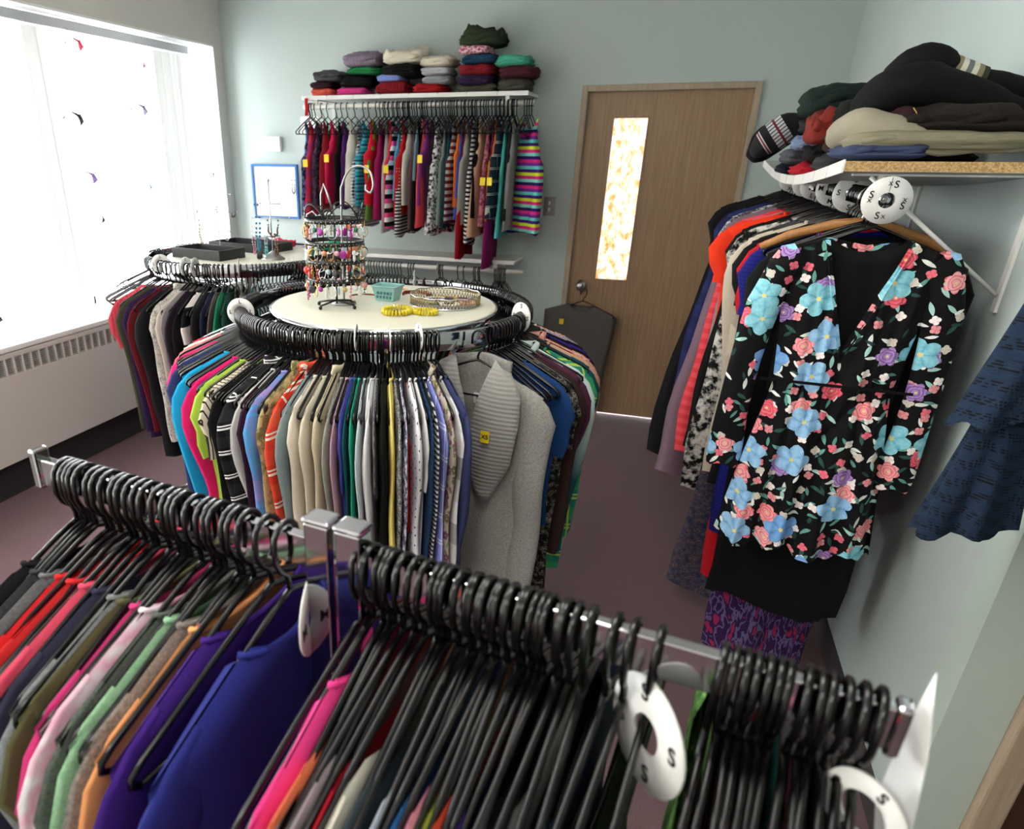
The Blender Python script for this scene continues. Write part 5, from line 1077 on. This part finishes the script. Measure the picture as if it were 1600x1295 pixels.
jn = ['cream bead', 'black bead, largest', 'black bead, smallest', 'maroon bead', 'olive bead', 'rose bead', 'steel grey bead', 'pearl white bead', 'gold bead', 'dark grey bead']
for (c, r_, dx, dy), n_ in zip(jj, jn): beadloop(tx + dx, ty + dy, TZ + .007 + .003 * rnd.random(), r_, .0042, int(r_ * 640), plain('bead_' + c, c, .25), 'bracelet', n_ + ' bracelet lying inside the silver tray', 'bracelet', .8)
# yellow bead bracelets
MY = plain('yellow_bead', 'c8b414', .3)
beadloop(-.76, 2.01, TZ, .04, .0095, 26, MY, 'yellow_bracelet', 'chunky yellow disc-bead bracelet lying left on the round table', 'bracelet', 1.2, .45)
beadloop(-.675, 2.03, TZ, .034, .0085, 24, MY, 'yellow_bracelet', 'smaller yellow disc-bead bracelet overlapping the chunky one', 'bracelet', .75, .45)
beadloop(-.757, 2.005, TZ, .024, .004, 24, plain('copper_bead', '703828', .3), 'copper_bracelet', 'copper bead bracelet inside the yellow bead loop', 'bracelet', .8)
for dx, dy, r_, lb in ((-.80, 2.075, .022, 'left'), (-.765, 2.06, .02, 'right')):
    q = thing('wire_bangle', f'thin silver bangle by the aqua basket, {lb} of two', 'bangle', (dx, dy, TZ)); G().tube([(r_ * math.cos(k * PI / 12), r_ * .8 * math.sin(k * PI / 12), .003) for k in range(24)], .0012, 5, True).obj('band', M_silver, q); G().ball((0, r_ * .8, .008), .005, 8, 6).obj('charm', M_silver, q)
# aqua basket
ab = thing('aqua_basket', 'small aqua plastic basket with pierced sides on the round table', 'basket', (-.865, 2.2, TZ), R(-6))
MA = plain('aqua_plastic', '8cbcb8', .35)
b = G(); w0, w1, h_ = .032, .043, .048
def ringq(w, d, z): return [(-w, -d, z), (w, -d, z), (w, d, z), (-w, d, z)]
L_ = [ringq(w0, w0 * .8, 0), ringq(w1, w1 * .8, h_), ringq(w1 + .003, w1 * .8 + .003, h_ + .001), ringq(w1 + .003, w1 * .8 + .003, h_ - .004), ringq(w1, w1 * .8, h_ - .004)]
vs = sum(L_[:2], []) + ringq(w1 - .003, w1 * .8 - .003, h_) + ringq(w0 - .002, w0 * .8 - .002, .003)
fs = [(3, 2, 1, 0)] + [(a * 4 + i, a * 4 + (i + 1) % 4, (a + 1) * 4 + (i + 1) % 4, (a + 1) * 4 + i) for a in range(3) for i in range(4)] + [(12, 13, 14, 15)]
bevel(G().add(vs, fs).obj('basket_body', MA, ab, False), .003, 3)
b = G(); b.tube(ringq(w1 + .001, w1 * .8 + .001, h_), .0028, 6, True); b.obj('rim', MA, ab)
b = G()
for k in range(5):
    for j in range(2): b.box(-.026 + .012 * k + .004 * j, -.021 + .012 * k + .004 * j, -w0 * .8 - .004 - .0055 * (j + .55), -w0 * .8 - .0, .010 + .014 * j, .018 + .014 * j)
b.obj('side_slots', plain('aqua_dark', '4c7c7c', .5), ab, False)['kind'] = 'stuff'
# hair bands behind basket
for k, (x, y, r_, c, lb) in enumerate(((-.80, 2.31, .05, '6c1018', 'dark red headband arching behind the aqua basket'), (-.95, 2.2, .05, '7c4428', 'brown beaded headband left of the aqua basket'), (-.9, 2.33, .06, 'c09420', 'thin golden headband behind the aqua basket'))):
    q = thing('headband', lb, 'headband', (x, y, TZ), R(20 * k)); pts = [(r_ * math.cos(R(a)), r_ * .8 * math.sin(R(a)), .006) for a in range(-30, 215, 12)]
    G().tube(pts, .006 if k == 0 else .0028, 6, sq=.5).obj('band', plain('hb' + c, c, .4), q); G().ball(pts[0], .004, 8, 6).obj('tip', plain('hb' + c, c, .4), q)

# --- left rack table: trays, stands
def tray(x, y, rz, w, d, h, label):
    t_ = thing('black_tray', label, 'tray', (x, y, TZ), rz); box('bottom', M_ink, -w, w, -d, d, 0, .004, t_)
    for x0, x1, y0, y1 in ((-w, w, -d, -d + .005), (-w, w, d - .005, d), (-w, -w + .005, -d + .005, d - .005), (w - .005, w, -d + .005, d - .005)): bevel(box('side_wall', plain('tray_black', '202224', .5), x0, x1, y0, y1, .004, h, t_), .001)
    return t_
tray(-2.03, 2.87, R(-10), .15, .085, .045, 'black open display tray at the front of the window-side rack top')
tray(-2.0, 3.19, R(-10), .19, .1, .04, 'larger black display tray at the back of the window-side rack top')
for k in range(12):
    a = rnd.uniform(0, 6); beadloop(-2.03 + rnd.uniform(-.1, .1), 2.87 + rnd.uniform(-.045, .045), TZ + .006, rnd.uniform(.014, .022), .003, 18, EM[rnd.choice([1, 2, 10, 7])], 'bead_bracelet', 'small bead bracelet lying in the front black tray', 'bracelet')['group'] = 'bracelets in the front black tray'
def tree(x, y, h, arms, rz, label):
    t_ = thing('necklace_stand', label, 'jewellery stand', (x, y, TZ), rz)
    G().lathe([(0, 0), (.055, 0), (.055, .004), (.04, .014), (.016, .03), (.006, .038), (0, .04)], 28).obj('cone_base', M_steel, t_)
    G().tube([(0, 0, .03), (0, 0, h)], .0028, 8).obj('pole', M_silver, t_); G().ball((0, 0, h + .006), .007, 10, 8).obj('finial', M_silver, t_)
    for z, w, a in arms:
        ca, sa = math.cos(a), math.sin(a); G().tube([(-w * ca, -w * sa, z), (w * ca, w * sa, z)], .0022, 6).obj('cross_arm', M_silver, t_)
        for s_ in (-1, 1): G().ball((s_ * w * ca, s_ * w * sa, z), .004, 8, 6).obj('arm_tip', M_silver, t_)
tree(-2.05, 3.0, .35, ((.27, .085, 0), (.19, .1, R(15)), (.1, .05, R(50))), 0, 'silver T-bar necklace stand nearer the window on the rack top')
tree(-1.715, 2.92, .33, ((.24, .05, 0), (.18, .09, R(10)), (.1, .04, R(60))), 0, 'silver T-bar necklace stand right of the black trays')
def necklace(x, y, z, drop, w, mat, label, br=.0035, n=26, pendant=None):
    t_ = thing('necklace', label, 'necklace', (x, y, z)); me_ = G().ball((0, 0, 0), br, 8, 5).me('bead')
    for k in range(n):
        u = k / (n - 1) * 2 - 1; a = PI * (u + 1) / 2; o = link('bead', me_, mat, t_); o.location = (-w * math.cos(a) * (1 - .0 * u), .004 * math.sin(k), -drop * math.sin(a) ** .6)
    G().tube([(-w * math.cos(PI * k / 12), 0, -drop * math.sin(PI * k / 12) ** .6) for k in range(13)], .0008, 4).obj('cord', M_silver, t_)
    if pendant: G().ball((0, -.003, -drop - .022), .02, 12, 8, .8, .4, 1.1).obj('pendant', pendant, t_)
necklace(-2.15, 3.0, TZ + .19, .17, .01, plain('amber', 'a07848', .3), 'long brown bead necklace hanging left on the window-side stand', .004, 34)
necklace(-2.05, 2.99, TZ + .27, .07, .018, plain('orange_bead', 'e08050', .3), 'short orange bead necklace at the top of the window-side stand', .003)
necklace(-1.975, 3.02, TZ + .19, .02, .012, EM[7], 'short black bead loop right on the window-side stand', .004, 14)
necklace(-2.02, 3.02, TZ + .19, .13, .022, EM[1], 'fine white chain necklace right on the window-side stand', .002, 30)
necklace(-1.775, 2.905, TZ + .235, .2, .009, plain('teal_bead', '1c6c88', .3), 'teal bead necklace with black pendant on the right stand', .0055, 30, M_blackm)
necklace(-1.7, 2.91, TZ + .17, .07, .026, plain('brown_bead', '5c3830', .3), 'brown and white bead loop on the right stand', .0045, 28)
necklace(-1.69, 2.915, TZ + .11, .09, .006, EM[11], 'brown bead strand beside the right stand pole', .005, 20)
necklace(-1.735, 2.9, TZ + .1, .09, .006, plain('aqua_bead', '58a8a8', .3), 'aqua bead strand beside the right stand pole', .005, 20)
necklace(-1.81, 2.92, TZ + .18, .16, .008, EM[8], 'pale pink bead strand left on the right stand', .003, 30)
# coloured scraps behind
for x, y, c, lb in ((-1.9, 3.34, 'c02848', 'crumpled crimson scarf behind the back tray'), (-2.05, 3.36, '9a8c9a', 'crumpled lilac scarf behind the back tray'), (-1.6, 3.32, '1c8860', 'crumpled green scarf at the right of the rack top')):
    folded('scarf', lb, 'solid:' + c, x - .06, x + .07, y - .04, y + .04, TZ, TZ + .035, int(abs(x) * 50), 3, .6, 'scarf')
# blue framed board on the back wall
bf = thing('blue_frame_board', 'white jewellery board in a blue frame on the back wall', 'frame', (-2.8, YB, 1.42), 0)
MB = plain('blue_frame', '2c6cb4', .4); w_, h2 = .19, .185
box('board', M_white, -w_ + .01, w_ - .01, -.012, -.002, -h2 + .01, h2 - .01, bf)
for x0, x1, z0, z1 in ((-w_, w_, h2 - .016, h2), (-w_, w_, -h2, -h2 + .016), (-w_, -w_ + .016, -h2 + .016, h2 - .016), (w_ - .016, w_, -h2 + .016, h2 - .016)): bevel(box('frame_side', MB, x0, x1, -.022, 0, z0, z1, bf), .002)
necklace(-2.68, YB - .03, 1.57, .19, .035, EM[10], 'fine chain necklace pinned on the blue framed board', .002, 34)
necklace(-2.64, YB - .03, 1.5, .09, .012, EM[11], 'short brown necklace pinned at right of the blue framed board', .004, 20)

# paper birds strung in front of the blind
bm_ = G().add([(0, 0, 0), (.0, .05, .035), (.012, .018, -.018), (0, -.035, .02), (-.012, .01, -.035), (.004, .012, .004)], [(0, 1, 5), (0, 5, 2), (0, 2, 3), (0, 3, 5), (5, 2, 4), (0, 4, 2)]).me('wings', False)
tail_me = G().add([(0, -.03, .012), (.004, -.06, -.012), (-.004, -.045, -.01)], [(0, 1, 2)]).me('tail', False)
for y, z, c, sc, lb in ((3.5, 2.22, 'e03058', .9, 'pink paper bird highest on the near string'), (4.02, 2.17, 'e87898', .6, 'small pink paper bird at the top of the far string'), (3.41, 1.86, '302c34', 1, 'black paper bird in the upper half of the near string'),
        (3.96, 1.93, '8c8ca8', 1, 'grey paper bird on the far string'), (3.44, 1.56, '9c80c8', 1, 'lilac paper bird half way down the near string'), (3.47, 1.33, '544c68', .7, 'dusky purple paper bird low on the near string'),
        (3.93, 1.49, '88a0b0', .6, 'pale blue paper bird low on the far string'), (2.6, .93, '283048', 1.3, 'navy paper bird near the sill at the left edge'), (2.56, 1.25, 'a878c8', .8, 'mauve paper bird at the left edge of the window')):
    q = thing('paper_bird', lb, 'paper bird', (-3.17, y, z), R(rnd.uniform(-30, 30))); q.scale = (sc * 1.5,) * 3
    link('wings', bm_, plain('paper_' + c, c, .7), q); link('tail', tail_me, plain('paper_' + c, c, .7), q)
for y, lb in ((3.44, 'near'), (3.98, 'far'), (2.58, 'leftmost')):
    q = thing('hanging_string', f'thin string of paper birds on the window, the {lb} one', 'string', (-3.17, y, 2.28)); G().tube([(0, 0, 0), (0, .01, -.7), (0, 0, -1.45)], .0012, 4).obj('thread', plain('pale_thread', 'c8a8a8', .8), q); G().ball((0, 0, -1.455), .005, 6, 4).obj('end_bead', M_wp, q)
print('hangers single', NH[0])
